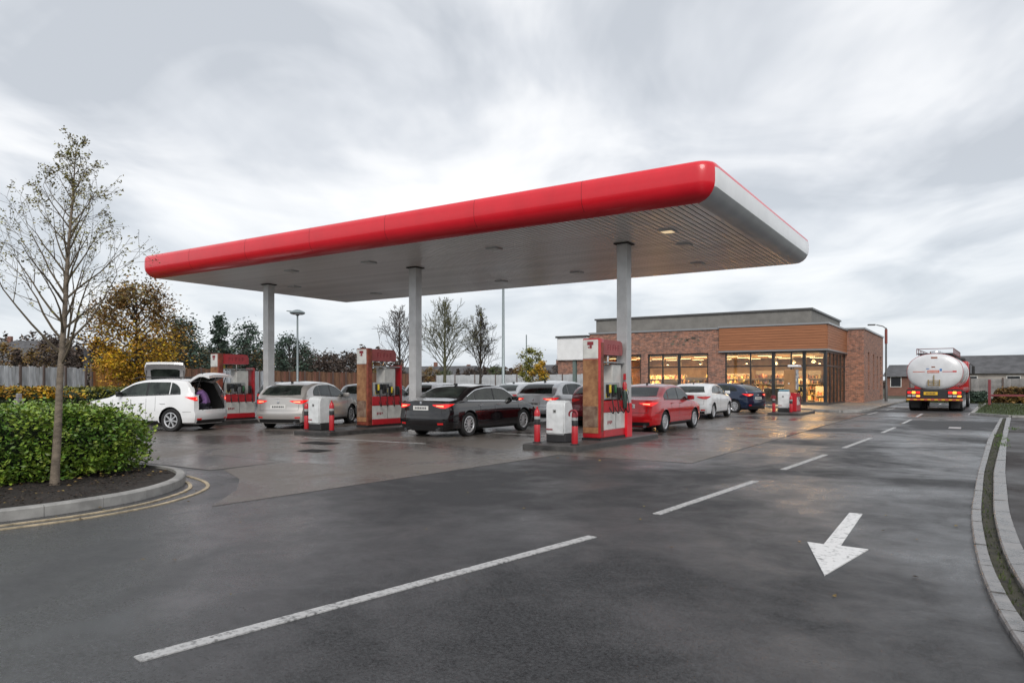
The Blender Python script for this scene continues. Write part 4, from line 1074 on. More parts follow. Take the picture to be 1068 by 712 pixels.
car('parked_car', 'white compact off-roader with raised tailgate and person in its boot, beyond the hedge', 'car', (-21.82,12.80), 110, 'hatch', P_white, L=4.25, W=1.82, H=1.62, wb=2.52, r=0.35, style='seven', open_gate=24, lit=True, rails=True)
car('parked_car', 'white hatchback with its tailgate up behind the white off-roader, mostly hidden', 'car', (-26.1,15.8), 56, 'hatch', P_white, L=4.3, W=1.85, H=1.60, wb=2.6, r=0.35, style='five', open_gate=62)
car('parked_car', 'silver estate hatchback at the pump behind the small white cabinet, red lamps lit', 'car', (-19.3,16.9), 22, 'coupe', P_bronze, L=4.55, W=1.82, H=1.53, wb=2.7, r=0.34, style='ten', lit=True)
car('parked_car', 'black saloon with chrome window line between the two nearest pumps', 'car', (-12.6,17.2), 0, 'sedan', P_black, L=4.85, W=1.84, H=1.46, wb=2.8, r=0.34, style='ten', lit=True, chrome=True)
car('parked_car', 'silver grey hatchback in front of the black saloon, beyond the white cabinet', 'car', (-13.55,24.3), 1, 'coupe', P_silver, L=4.45, W=1.84, H=1.56, wb=2.65, r=0.34, style='ten', lit=True)
car('parked_car', 'dark red hatchback mostly hidden behind the nearest pump and white cabinet', 'car', (-11.1,23.9), 0, 'coupe', paint('dark_red_paint',(0.20,0.008,0.014),0.2), L=4.1, W=1.75, H=1.50, wb=2.5, r=0.31, style='five')
car('parked_car', 'bright red saloon stopped just past the nearest pump column', 'car', (-8.65,21.6), 0, 'sedan', P_red, L=4.4, W=1.78, H=1.46, wb=2.62, r=0.32, style='five', lit=True)
car('parked_car', 'white hatchback in line ahead of the bright red saloon', 'car', (-9.9,30.0), 3, 'coupe', P_white, L=4.2, W=1.78, H=1.47, wb=2.6, r=0.32, style='five')
car('parked_car', 'navy blue hatchback by the far pump, turned across the lane', 'car', (-10.9,36.3), 72, 'coupe', P_navy, L=4.2, W=1.78, H=1.47, wb=2.6, r=0.32, style='five', lit=True)
car('parked_car', 'silver hatchback parked beyond the roof of the black saloon', 'car', (-18.3,29.5), -4, 'coupe', P_silver, L=4.2, W=1.78, H=1.50, wb=2.6, r=0.32, style='five')
car('parked_car', 'white car between the second canopy column and the black saloon roof', 'car', (-20.2,25.2), 8, 'hatch', P_white, L=4.2, W=1.78, H=1.50, wb=2.6, r=0.32, style='seven')
car('parked_car', 'dark grey car between the first canopy column and the silver estate', 'car', (-26.6,22.4), 20, 'hatch', paint('charcoal_paint',(0.03,0.035,0.04),0.5), L=4.3, W=1.78, H=1.52, wb=2.6, r=0.32, style='seven')
car('parked_car', 'blue grey hatchback whose roof shows just left of the middle pump', 'car', (-23.8,25.6), 14, 'hatch', paint('blue_grey_paint',(0.09,0.11,0.16),0.5), L=4.2, W=1.76, H=1.46, wb=2.6, r=0.32, style='five')
car('parked_car', 'grey hatchback parked behind the yellow nozzle rack of the middle pump', 'car', (-19.6,20.8), 10, 'hatch', paint('pale_grey_paint',(0.33,0.34,0.35),0.5), L=4.1, W=1.76, H=1.46, wb=2.5, r=0.32, style='ten')

# ------------------------------------------------------------------ tanker lorry
M_tank = mat('tank_white', (0.62,0.63,0.65), 0.33, metal=0.1, coat=0.2, noise=0.08, nscale=1.5)
M_tred = mat('lorry_red', (0.36,0.012,0.014), 0.35, coat=0.4)
M_chas = mat('chassis_black', (0.02,0.02,0.022), 0.6)
tk_ = thing('tanker_lorry', 'white barrel tanker lorry with red frame and lit tail lamps driving away along the lane', 'lorry', (-1.86,42.3,0), radians(-1.4))
a_, b_, zc_ = 1.24, 0.93, 2.02          # half width, half height, centre
def ell(y, s, ex=2.25, n=36): return [(abs(cos(2*pi*k/n))**(2/ex)*(1 if cos(2*pi*k/n) >= 0 else -1)*a_*s, y, zc_ + abs(sin(2*pi*k/n))**(2/ex)*(1 if sin(2*pi*k/n) >= 0 else -1)*b_*s) for k in range(n)]
g = MB(); rs = [(0.02,0.0),(0.03,0.45),(0.06,0.7),(0.11,0.88),(0.17,0.965),(0.22,0.995),(0.30,1.0),(5.9,1.0),(6.0,1.0),(7.6,1.0),(7.68,0.96),(7.75,0.7),(7.78,0.0)]
vs_ = [p for y, s in rs for p in ell(y, max(s, 0.001))]; g.add(vs_, [(i*36+k, i*36+(k+1) % 36, (i+1)*36+(k+1) % 36, (i+1)*36+k) for i in range(len(rs)-1) for k in range(36)])
tank = g.build('tank', M_tank, tk_, smooth=True, angle=50)
for y in (0.24, 3.9, 7.3):
    g = MB(); A = ell(y, 1.012); C = ell(y+0.09, 1.012); D = ell(y, 0.99); E_ = ell(y+0.09, 0.99)
    fs = []
    for k in range(36):
        q = (k+1) % 36; fs += [(k, q, 36+q, 36+k), (k, 72+k, 72+q, q), (36+k, 36+q, 108+q, 108+k)]
    g.add(A+C+D+E_, fs).build('tank_band', M_tred if y < 1 else M_tank, tk_, smooth=True, angle=40)
# lower red shroud each side and walkway on top
for sg in (1, -1):
    MB().bbox(sg*0.95-0.24 if sg > 0 else -1.24, sg*0.95+0.29 if sg > 0 else -0.71, 0.5, 7.5, 1.02, 1.20, 0.02, 1).build('side_skirt', M_tred, tk_)
MB().bbox(-0.8,0.8,0.5,7.2,2.935,2.99,0.01,1).build('walkway', M_chas, tk_)
for y in (0.45, 2.1, 3.8, 5.4): MB().lathe([(0.0,0.16),(0.22,0.15),(0.25,0.1),(0.25,0.0)], 16, 'Z', (0, y+0.4, 2.97)).build('hatch_lid', M_chrome, tk_, smooth=True)
g = MB()
for x in (-0.82, 0.82):
    g.tube([(x,0.5,3.22),(x,7.2,3.22)], 0.02, 6)
    for i in range(8): g.tube([(x,0.5+i*0.957,2.9),(x,0.5+i*0.957,3.22)], 0.018, 6)
g.tube([(-0.82,0.5,3.22),(0.82,0.5,3.22)], 0.018, 6)
g.build('handrail', mat('dull_red_rail',(0.16,0.05,0.05),0.5), tk_)
# ladder at the back, kit box and lettering block (flat print on the tank end)
def on_end(x, z):                      # y of the domed end at x,z
    s = sqrt((x/a_)**2 + ((z-zc_)/b_)**2)
    t = [(0,0.02),(0.45,0.03),(0.7,0.06),(0.88,0.11),(0.965,0.17)]
    return interp(t, min(s, 0.96))
def decal(x0, x1, z0, z1, m, nm, push=0.008):
    n = 8; v = []
    for i in range(n+1):
        x = x0+(x1-x0)*i/n
        for z in (z0, z1): v.append((x, on_end(x, z)-push, z))
    v2 = [(x, y+push*0.9, z) for x, y, z in v]; N_ = len(v)
    f = [(2*i, 2*i+2, 2*i+3, 2*i+1) for i in range(n)] + [(2*i, 2*i+2, N_+2*i+2, N_+2*i) for i in range(n)] + [(2*i+1, 2*i+3, N_+2*i+3, N_+2*i+1) for i in range(n)] + [(0,1,N_+1,N_),(2*n,2*n+1,N_+2*n+1,N_+2*n)]
    MB().add(v+v2, f).build(nm, m, tank)
M_ora = mat('print_orange_red', (0.50,0.07,0.02), 0.4); M_blu = mat('print_blue', (0.06,0.18,0.42), 0.4); M_prd = mat('print_red', (0.5,0.03,0.03), 0.4); M_brn = mat('print_brown', (0.22,0.08,0.04), 0.5)
decal(-0.30,0.22,1.97,2.10,M_ora,'print_block'); decal(-0.96,-0.42,2.015,2.045,M_ora,'print_line'); decal(0.36,0.98,2.015,2.045,M_prd,'print_line')
decal(0.80,0.97,2.0,2.075,M_prd,'print_arrow'); decal(0.24,0.34,2.06,2.18,M_blu,'print_mark'); decal(-0.36,-0.22,2.16,2.20,M_blu,'print_mark'); decal(-0.12,0.04,2.24,2.30,M_brn,'print_mark')
for i in range(9): decal(-0.27+i*0.053, -0.27+i*0.053+0.022, 2.0, 2.07, M_platew, 'print_letter', 0.012)
decal(-0.15,0.14,2.70,2.79,M_brn,'print_mark')
g = MB()
for x in (-0.26,0.24): g.box(x-0.02,x+0.02,-0.06,-0.02,1.30,1.62)
for z in (1.32,1.44,1.56): g.box(-0.26,0.24,-0.05,-0.03,z,z+0.03)
g.box(-0.03,0.01,-0.05,-0.03,1.3,1.86); g.build('ladder', mat('ladder_brass',(0.30,0.20,0.06),0.4,metal=0.5), tk_)
# chassis, rear beam, lamps, plate, bumper
MB().box(-0.45,0.45,0.3,10.8,0.72,1.0).build('chassis', M_chas, tk_)
MB().bbox(-1.24,1.24,-0.05,0.30,0.66,1.12,0.02,1).build('rear_beam', M_chas, tk_)
MB().bbox(-1.24,1.24,-0.10,0.0,0.55,0.655,0.015,1).build('under_run_bar', mat('marker_red_bar',(0.45,0.10,0.05),0.4), tk_)
g = MB()
for i in range(8): g.box(-1.22+i*0.31, -1.22+i*0.31+0.15, -0.106, -0.101, 0.575, 0.63)
g.build('reflective_strip', M_platey, tk_)
for sg in (1, -1):
    o = MB().bbox(sg*0.90-0.31, sg*0.90+0.31, -0.09, -0.045, 0.70, 1.08, 0.015, 1).build('lamp_cluster', M_chas, tk_)
    for k in range(3): MB().bbox(sg*0.90-0.29+k*0.2, sg*0.90-0.29+k*0.2+0.17, -0.115, -0.085, 0.90, 1.03, 0.015, 1).build('tail_light', M_brake if k != 1 else M_amber, o)
    for k in range(3): MB().bbox(sg*0.90-0.29+k*0.2, sg*0.90-0.29+k*0.2+0.17, -0.112, -0.085, 0.74, 0.83, 0.012, 1).build('indicator', M_amber if k == 2 else M_clear, o)
o = MB().bbox(-0.46,0.16,-0.095,-0.051,0.84,1.0,0.004,1).build('number_plate', M_platey, tk_)
g = MB(); plate_marks(g, 0.52, 0.92, 0.11, -0.097); o2 = g.build('characters', M_ink, o); o2.location.x = -0.15
MB().bbox(-0.9,-0.6,0.2,0.5,1.12,1.3,0.02,1).build('valve_box', M_tred, tk_); MB().bbox(0.5,1.05,0.25,0.6,1.12,1.26,0.02,1).build('valve_box', M_tred, tk_)
tyL, rmL = wheel_mesh(0.50, 0.30, 'ten')
for y in (1.25, 2.6, 3.95, 9.6):
    for sg in (1, -1):
        for dxx in ((0, 0.32) if y < 9 else (0,)):
            o = link('wheel', tyL, tk_, (sg*(1.06-dxx), y, 0.5)); o.rotation_euler = (0, 0, 0 if sg > 0 else pi); link('rim', rmL, o)
    if y < 9:
        for sg in (1, -1):
            g = MB(); pts = [(sg*0.92, y+0.58*cos(a), 0.5+0.56*sin(a)) for a in [radians(20+14*k) for k in range(11)]]
            v = [(p[0]-0.2, p[1], p[2]) for p in pts]+[(p[0]+0.2, p[1], p[2]) for p in pts]+[(p[0]-0.2, p[1], p[2]-0.015) for p in pts]+[(p[0]+0.2, p[1], p[2]-0.015) for p in pts]
            g.add(v, [(i,i+1,11+i+1,11+i) for i in range(10)]+[(22+i,22+i+1,33+i+1,33+i) for i in range(10)]).build('mudguard', M_chas, tk_)
for sg in (1,-1): MB().box(sg*0.9-0.2, sg*0.9+0.2, 0.62, 0.635, 0.16, 0.62).build('mud_flap', M_dark, tk_)
g = MB().bbox(-1.2,1.2,8.5,10.9,0.85,2.75,0.12,3); cab = g.build('cab', M_tred, tk_, smooth=True, angle=40)
MB().bbox(-1.0,1.0,8.7,10.6,2.75,2.98,0.08,2).build('roof_fairing', M_chas, cab)
for sg in (1,-1):
    MB().box(sg*1.215-0.01, sg*1.215+0.015, 9.5,10.6,1.9,2.6).build('side_window', M_glass, cab)
    MB().bbox(sg*1.38-0.08, sg*1.38+0.08, 10.5,10.62,2.0,2.5,0.03,2).tube([(sg*1.2,10.6,2.65),(sg*1.38,10.56,2.5)],0.02,6).build('wing_mirror', M_chas, cab)
MB().box(-1.05,1.05,10.895,10.92,1.9,2.7).build('windscreen', M_glass, cab)

# ------------------------------------------------------------------ person in the boot
M_skin = mat('skin', (0.42,0.25,0.18), 0.6); M_purple = mat('purple_jumper', (0.19,0.10,0.27), 0.9, noise=0.2, nscale=14, bump=0.3, bscale=60)
M_jean = mat('dark_trousers', (0.018,0.018,0.03), 0.9); M_hair = mat('dark_hair', (0.012,0.008,0.006), 0.6, bump=0.4, bscale=80, stretch=(1,1,0.2))
def skin_mesh(nodes, edges, name, m, parent, sub=2, rootn=0):
    me = bpy.data.meshes.new(name); me.from_pydata([n_[0] for n_ in nodes], edges, []); me.materials.append(m)
    o = bpy.data.objects.new(name, me); COL.objects.link(o)
    sk = o.modifiers.new('s', 'SKIN'); sk.use_smooth_shade = True
    ss = o.modifiers.new('u', 'SUBSURF'); ss.levels = sub; ss.render_levels = sub
    for i, n_ in enumerate(nodes):
        r_ = n_[1]; me.skin_vertices[0].data[i].radius = (r_, r_) if isinstance(r_, (int, float)) else r_; me.skin_vertices[0].data[i].use_root = (i == rootn)
    dg = bpy.context.evaluated_depsgraph_get(); out = bpy.data.meshes.new_from_object(o.evaluated_get(dg)); bpy.data.objects.remove(o)
    if not len(out.materials): out.materials.append(m)
    out.polygons.foreach_set('use_smooth', [True]*len(out.polygons))
    return link(name, out, parent)
# local frame: +y is the way the person leans (into the boot), z up, feet on the ground at z 0
pr = thing('person', 'person in a purple jumper kneeling in the open boot of the white off-roader', 'person', (-19.98,13.38,0), radians(125))
nodes = [((0,0,0.84),(0.15,0.12)), ((0,0.05,0.98),(0.14,0.10)), ((0,0.15,1.13),(0.16,0.10)), ((0,0.21,1.22),(0.10,0.08)), ((0.0,0.26,1.28),0.052), ((0,0.30,1.32),0.05),
         ((0.19,0.20,1.17),0.062), ((0.25,0.26,0.96),0.048), ((0.18,0.44,0.84),0.038), ((0.17,0.50,0.82),0.03),
         ((-0.19,0.20,1.17),0.062), ((-0.26,0.28,0.98),0.048), ((-0.17,0.46,0.90),0.038), ((-0.15,0.52,0.89),0.03),
         ((0.10,0.02,0.80),0.10), ((0.13,0.34,0.755),0.07), ((0.12,0.02,0.705),0.042), ((0.12,-0.10,0.70),0.036),
         ((-0.10,0.02,0.80),0.10), ((-0.13,0.34,0.755),0.07), ((-0.12,0.02,0.705),0.042), ((-0.12,-0.10,0.70),0.036)]
edges = [(0,1),(1,2),(2,3),(3,4),(4,5),(2,6),(6,7),(7,8),(8,9),(2,10),(10,11),(11,12),(12,13),(0,14),(14,15),(15,16),(16,17),(0,18),(18,19),(19,20),(20,21)]
body = skin_mesh(nodes, edges, 'body', M_purple, pr)
body.data.materials.clear()
for m in (M_purple, M_jean, M_skin, M_trim): body.data.materials.append(m)
for p in body.data.polygons:
    c = p.center; p.material_index = 3 if c.y < -0.08 and c.z < 0.76 else 2 if (c.y > 0.475 or (c.z > 1.26 and abs(c.x) < 0.1)) else 1 if (c.z < 0.86 and abs(c.x) < 0.22 and c.y < 0.42) else 0
bm = bmesh.new(); bmesh.ops.create_uvsphere(bm, u_segments=20, v_segments=16, radius=1.0)
for v in bm.verts:
    x, y, z = v.co; v.co = Vector((x*0.075*(1-0.12*max(0,-z)), y*0.095, z*0.118))
    if y > 0.75 and abs(x) < 0.25 and -0.35 < z < 0.1: v.co.y += 0.022*(1-abs(x)*4)
    if y > 0.6 and 0.05 < z < 0.3 and 0.2 < abs(x) < 0.5: v.co.y -= 0.008
    if y > 0.7 and -0.55 < z < -0.4 and abs(x) < 0.3: v.co.y += 0.006
bm.transform(Matrix.Translation((0,0.53,1.50)) @ Matrix.Rotation(radians(-35),4,'X'))
OFF_ = Vector((0,-0.17,-0.10)); hd = MB().addbm(bm).build('head', M_skin, pr, smooth=True, angle=180, loc=OFF_)
for sg in (1,-1):
    MB().bbox(sg*0.075-0.012, sg*0.075+0.012, 0.50,0.53,1.48,1.53,0.008,2).build('ear', M_skin, hd, smooth=True)
    MB().lathe([(0.0,0.0),(0.010,0.002),(0.012,0.008)], 8, 'Y', (sg*0.03,0.617,1.478)).build('eye', M_ink, hd)
bm = bmesh.new(); bmesh.ops.create_uvsphere(bm, u_segments=20, v_segments=14, radius=1.0)
for v in bm.verts:
    x, y, z = v.co; k = 1 + 0.06*mnoise.noise(v.co*4)
    v.co = Vector((x*0.088*k, min(y, 0.45)*0.112*k - 0.012, z*0.128*k + (0.02 if z > 0 else -0.05*max(0,-y))))
bm.transform(Matrix.Translation((0,0.52,1.515)) @ Matrix.Rotation(radians(-35),4,'X'))
MB().addbm(bm).build('hair', M_hair, pr, smooth=True, angle=180, loc=OFF_)
for sg, hx, hy, hz_ in ((1,0.168,0.53,0.812),(-1,-0.148,0.55,0.885)):
    g = MB(); g.bbox(-0.04,0.04,-0.03,0.055,-0.014,0.014,0.010,2)
    for k, (fx, ln) in enumerate(((-0.029,0.060),(-0.010,0.070),(0.010,0.066),(0.028,0.052))):
        g.tube([(fx,0.045,0.0),(fx*1.1,0.045+ln*0.45,0.002),(fx*1.1,0.045+ln*0.8,-0.012),(fx*1.1,0.045+ln,-0.028)], [0.009,0.0085,0.008,0.006], 6)
    g.tube([(-sg*0.036,-0.01,0),(-sg*0.062,0.015,-0.006),(-sg*0.066,0.042,-0.012)], [0.011,0.009,0.007], 6)
    g.build('hand', M_skin, pr, smooth=True, angle=60, loc=(hx,hy,hz_))
# ================================================================== PUMP ISLANDS
M_islk = mat('island_kerb_dark', (0.045,0.043,0.042), 0.45, noise=0.4, nscale=4, bump=0.3, bscale=50, rvar=0.15)
M_rust = mat('rusty_orange_panel', (0.24,0.085,0.035), 0.55, noise=0.35, nscale=3.5, col2=(0.36,0.19,0.085), bump=0.15, bscale=30, detail=7)
M_rust2 = mat('rust_brown_side', (0.20,0.045,0.025), 0.5, noise=0.4, nscale=5, bump=0.15, bscale=30)
M_pred = mat('pump_red', (0.42,0.012,0.020), 0.35, coat=0.3, noise=0.12, nscale=5)
M_pink = mat('faded_header_red', (0.36,0.075,0.075), 0.45, noise=0.25, nscale=3.0, detail=7)
M_pwhite = mat('pump_white', (0.55,0.55,0.53), 0.4, noise=0.15, nscale=4, detail=8)
M_pgrey = mat('pump_grey_panel', (0.30,0.31,0.31), 0.45, noise=0.15, nscale=6)
M_hose = mat('black_hose', (0.012,0.012,0.012), 0.45)
M_yel = mat('nozzle_yellow', (0.62,0.47,0.03), 0.4)
M_grn = mat('nozzle_green', (0.03,0.13,0.05), 0.4)
M_scr = mat('display_glass', (0.03,0.035,0.04), 0.1)
M_mark = mat('dark_red_print', (0.22,0.02,0.03), 0.6)
def island(x0, x1, y0, y1, label):
    g = MB(); r = min(0.45, (x1-x0)/2-0.02); P_ = []
    for cxx, cyy, a0 in ((x0+0.08,y0+0.08,180),(x1-0.08,y0+0.08,270)):
        for k in range(4): a = radians(a0+30*k); P_.append((cxx+0.08*cos(a), cyy+0.08*sin(a)))
    for cxx, cyy, a0 in ((x1-r,y1-r,0),(x0+r,y1-r,90)):
        for k in range(7): a = radians(a0+15*k); P_.append((cxx+r*cos(a), cyy+r*sin(a)))
    n = len(P_); c = Vector(((x0+x1)/2,(y0+y1)/2))
    top = [((c + (Vector(p)-c)*0.975)) for p in P_]
    v = [(p[0],p[1],0.0) for p in P_]+[(p[0],p[1],0.115) for p in P_]+[(p.x,p.y,0.132) for p in top]
    g.add(v, [(i,(i+1)%n,n+(i+1)%n,n+i) for i in range(n)]+[(n+i,n+(i+1)%n,2*n+(i+1)%n,2*n+i) for i in range(n)]+[tuple(range(2*n,3*n))])
    o = g.build('pump_island', M_islk, smooth=True, angle=30); return struct(o, label)
island(-8.52,-7.15,13.45,18.5,'raised dark kerbed island under the nearest pump')
island(-16.3,-14.85,13.6,18.6,'raised dark kerbed island under the middle pump')
island(-24.0,-22.3,13.9,18.8,'raised dark kerbed island under the pump by the white off-roader')
island(-7.95,-6.55,33.2,37.2,'raised dark kerbed island in front of the shop')

def hose(p0, p1, sag, r=0.013, out=0.12):
    pts = []
    for i in range(15):
        t = i/14; p = Vector(p0).lerp(Vector(p1), t); s = 4*t*(1-t); p.z -= sag*s; p.x += out*s; pts.append(p)
    return MB().tube(pts, r, 7)
def nozzle(parent, x, y, z, sg, m):
    g = MB(); g.mat(0).bbox(-0.025,0.025,-0.03,0.03,-0.09,0.10,0.012,2).mat(1).tube([(0,0,-0.09),(-sg*0.03,0,-0.16),(-sg*0.10,0,-0.20)],[0.014,0.011,0.010],7)
    g.mat(1).tube([(sg*0.03,0,0.06),(sg*0.075,0,0.02),(sg*0.065,0,-0.06),(sg*0.02,0,-0.09)], 0.007, 6)
    return g.build('nozzle', [m, M_hose], parent, smooth=True, angle=50, loc=(x,y,z))
def pump(label, x, y, wear=0, header_m=None, nozz=(M_yel, M_grn, M_hose, M_yel)):
    """x centre, y near end; long axis +y; served from both sides"""
    t = thing('fuel_pump', label, 'fuel pump', (x, y, 0.132), 0, 'tall red and white fuel pumps under the canopy')
    w = 0.235; L_ = 1.55
    # near pillar: panel facing the road, red edge frame, white badge panel at its head
    MB().bbox(-w,w,0.0,0.20,0.05,2.40,0.025,2).build('pillar', M_pred if wear == 0 else M_rust2, t, smooth=True)
    MB().bbox(-w+0.015,w-0.055,-0.012,0.012,0.16,1.90,0.006,1).build('front_panel', M_rust, t)
    MB().bbox(-w+0.015,w-0.055,-0.014,0.012,1.915,2.37,0.02,2).build('badge_panel', M_pwhite, t)
    g = MB()                                   # a small worn mark on the badge panel
    g.box(-0.10,0.06,-0.018,-0.0145,2.24,2.32).box(-0.04,0.02,-0.018,-0.0145,2.16,2.235).box(-0.08,-0.05,-0.018,-0.0145,2.17,2.2)
    g.build('badge_mark', M_mark, t)
    MB().bbox(-w+0.02,w-0.06,-0.017,0.01,0.30,0.80,0.006,1).build('scuffed_patch', mat('scuffed_brown',(0.15,0.05,0.03),0.6,noise=0.5,nscale=5,col2=(0.24,0.17,0.12),detail=8), t)
    MB().box(-w-0.01,w+0.01,-0.01,L_+0.01,0.0,0.05).build('plinth', M_hose, t)
    MB().bbox(w,w+0.006,0.03,0.17,0.20,2.30,0.002,1).build('edge_strip', M_rust2, t)
    # header: deep rounded beam
    poly = [(0.20,2.02),(1.22,2.02),(1.27,2.06),(1.27,2.26),(1.22,2.35),(1.12,2.38),(0.20,2.38)]
    M = Matrix(((0,0,1,0),(1,0,0,0),(0,1,0,0),(0,0,0,1)))
    h_ = MB().prism(poly, -w+0.01, w-0.01, M).build('header', header_m or M_pink, t)
    for sg in (1,-1):                          # faded lettering, not readable at this size
        g = MB(); yy_ = 0.42
        for k in range(5):
            ww = 0.085; z0 = 2.13; a = sg*(w-0.01); b = a+sg*0.004; xa, xb = min(a,b), max(a,b)
            g.box(xa,xb,yy_,yy_+0.02,z0,z0+0.14)
            if k % 2 == 0: g.box(xa,xb,yy_+0.02,yy_+ww,z0+0.12,z0+0.14)
            if k != 1: g.box(xa,xb,yy_+0.02,yy_+ww,z0+0.06,z0+0.08)
            yy_ += 0.14
        g.build('faded_lettering', M_mark, h_)
    # gap with shelf, far frame, white inner column
    MB().box(-w+0.02,w-0.02,0.20,L_-0.05,1.83,1.86).build('shelf', M_pgrey, t)
    g = MB().bbox(-0.06,0.06,0.30,0.40,1.86,2.0,0.01,1); g.build('box', M_yel, t)
    MB().bbox(-0.07,0.05,0.55,0.72,1.86,1.99,0.01,1).build('box', M_rust, t)
    MB().bbox(-w,w,L_-0.07,L_,0.90,1.90,0.012,1).build('far_frame', M_pred, t)
    MB().bbox(-w+0.06,w-0.06,0.78,1.30,0.93,1.80,0.02,1).build('inner_column', M_pwhite, t)
    # display head
    hd_ = MB().bbox(-w+0.02,w-0.02,0.26,1.12,0.95,1.36,0.02,2).build('display_head', M_pgrey, t, smooth=True)
    for sg in (1,-1):
        a, b = sorted((sg*(w-0.022), sg*(w-0.012)))
        MB().box(a,b,0.34,0.64,1.14,1.31).build('screen', M_scr, hd_); MB().box(a,b,0.70,0.95,1.20,1.31).build('screen', M_scr, hd_)
        MB().box(a,b,0.34,0.52,1.0,1.09).build('price_strip', M_yel, hd_)
        g = MB()
        for i in range(3):
            for j in range(3): g.box(a,b,0.72+j*0.07,0.76+j*0.07,1.0+i*0.055,1.035+i*0.055)
        g.build('keypad', M_chrome, hd_)
    # lower cabinet: white door between red bands
    MB().bbox(-w,w,0.20,L_,0.05,0.22,0.012,1).build('red_base', M_pred, t)
    MB().bbox(-w+0.008,w-0.008,0.20,L_-0.008,0.222,0.64,0.01,1).build('cabinet', M_pwhite, t)
    MB().bbox(-w,w,0.20,L_,0.642,0.92,0.012,1).build('red_band', M_pred, t)
    for sg in (1,-1):
        a, b = sorted((sg*(w-0.010), sg*(w-0.003)))
        MB().box(a,b,0.86,0.868,0.24,0.63).build('door_seam', M_hose, t)
        g = MB(); [g.box(a,b,0.40+k*0.07,0.44+k*0.07,0.36+0.02*(k%2),0.44) for k in range(4)]
        g.build('worn_print', M_mark, t)
        for k in range(4):
            yn = 0.40+k*0.30
            ho = MB().bbox(-0.04,0.04,-0.055,0.055,-0.14,0.14,0.015,1).build('nozzle_boot', M_hose, t, loc=(sg*(w+0.01), yn, 1.16 if k < 2 else 1.10))
            nozzle(t, sg*(w+0.065), yn, 1.20 if k < 2 else 1.12, sg, nozz[k])
            hose((sg*(w+0.09), yn, 1.10), (sg*(w-0.01), yn+0.1, 0.78), 0.30, out=sg*0.09).build('hose', M_hose, t, smooth=True)
    for k in (1,): MB().tube([(0.0,0.9,1.80),(0.0,0.9,2.06)],0.02,8).build('rod', M_chrome, t)
    return t
pump('fuel pump nearest the road, with rusty orange end panel and white badge', -7.64, 15.15)
pump('fuel pump between the silver estate and the black saloon, with scuffed orange end panel', -15.72, 15.75, 1, M_pink, (M_yel, M_hose, M_yel, M_hose))
pump('fuel pump beside the open boot of the white off-roader, with pale pillar and red header', -22.95, 15.65, 1, M_pred, (M_hose, M_hose, M_grn, M_hose))

def cabinet(label, x, y, rz=0, h=0.95, blue=False):
    t = thing('service_cabinet', label, 'cabinet', (x, y, 0.132), rz, 'white service cabinets on the pump islands')
    MB().bbox(-0.25,0.25,-0.19,0.19,0,0.20,0.02,1).build('base', M_chas, t)
    w = 0.24
    poly = [(-0.22,0.18),(0.18,0.18),(0.20,0.24),(0.20,h-0.20),(0.16,h-0.06),(0.08,h),(-0.14,h),(-0.20,h-0.05),(-0.22,h-0.18)]
    M = Matrix(((0,0,1,0),(1,0,0,0),(0,1,0,0),(0,0,0,1)))
    g = MB(); g.prism(poly, -w, w, M)
    bm = bmesh.new(); me_ = g.mesh('x', M_pwhite); bm.from_mesh(me_); bmesh.ops.bevel(bm, geom=[e for e in bm.edges if abs(abs(e.verts[0].co.x)-w) < 1e-4 and abs(abs(e.verts[1].co.x)-w) < 1e-4], offset=0.03, segments=3, affect='EDGES')
    MB().addbm(bm).build('housing', mat('cabinet_white',(0.60,0.62,0.63),0.35,noise=0.12,nscale=5,detail=8), t, smooth=True, angle=40)
    MB().box(-0.05,0.03,-0.226,-0.218,h-0.28,h-0.20).build('notice', M_pgrey, t); MB().box(-0.03,0.02,-0.229,-0.2265,h-0.26,h-0.23).build('coin_slot', M_hose, t)
    MB().box(-0.22,-0.06,-0.226,-0.2185,0.28,0.31).build('worn_print', M_mark, t)
    if blue: MB().bbox(-0.22,0.22,-0.15,0.15,h+0.002,h+0.07,0.03,2).build('blue_cap', mat('cap_blue',(0.10,0.27,0.36),0.4), t)
    return t
cabinet('white service cabinet between two red bollards on the nearest island', -8.02, 14.3)
cabinet('white service cabinet between two red bollards in front of the silver estate', -15.82, 14.15)
cabinet('white service cabinet with pale blue cap beside the small pump near the shop', -7.45, 34.35, 0, 0.95, True)

def bollard(label, x, y, style=0, h=0.72):
    t = thing('bollard', label, 'bollard', (x, y, 0.132), 0, 'red bollards at the ends of the pump islands')
    r = 0.068
    MB().lathe([(0.0,0.0),(0.10,0.0),(0.10,0.02),(r,0.03)], 18).build('foot', M_chas, t)
    MB().lathe([(r,0.02),(r+0.004,0.03),(r+0.004,0.40*h/0.72),(r,0.41*h/0.72)], 18).build('sleeve', M_pred, t, smooth=True)
    zz = 0.41*h/0.72
    MB().lathe([(r,zz),(r+0.002,zz+0.005),(r+0.002,zz+0.12),(r,zz+0.125)], 18).build('dark_band', M_chas, t, smooth=True)
    MB().lathe([(r,zz+0.125),(r,zz+0.19)], 18).build('grey_band', M_pgrey, t, smooth=True)
    top = MB().lathe([(r,zz+0.19),(r+0.002,zz+0.20),(r,zz+0.27),(r*0.72,zz+0.33),(r*0.4,zz+0.355),(0.0,zz+0.36)], 18).build('cap', M_pred if style != 1 else M_mark, t, smooth=True)
    if style == 1:      # a hose loop hung over the head
        pts = [(0.0+0.10*sin(a), -0.075, zz+0.26+0.085*cos(a)) for a in [radians(-120+20*k) for k in range(13)]]
        MB().tube(pts, 0.02, 7).build('hose_loop', M_mark, t, smooth=True)
    if style == 2: MB().lathe([(0.0,0.07),(0.02,0.06),(0.02,0.0)], 10, 'Z', (0,0,zz+0.34)).build('knob', M_pred, t, smooth=True)
    return t
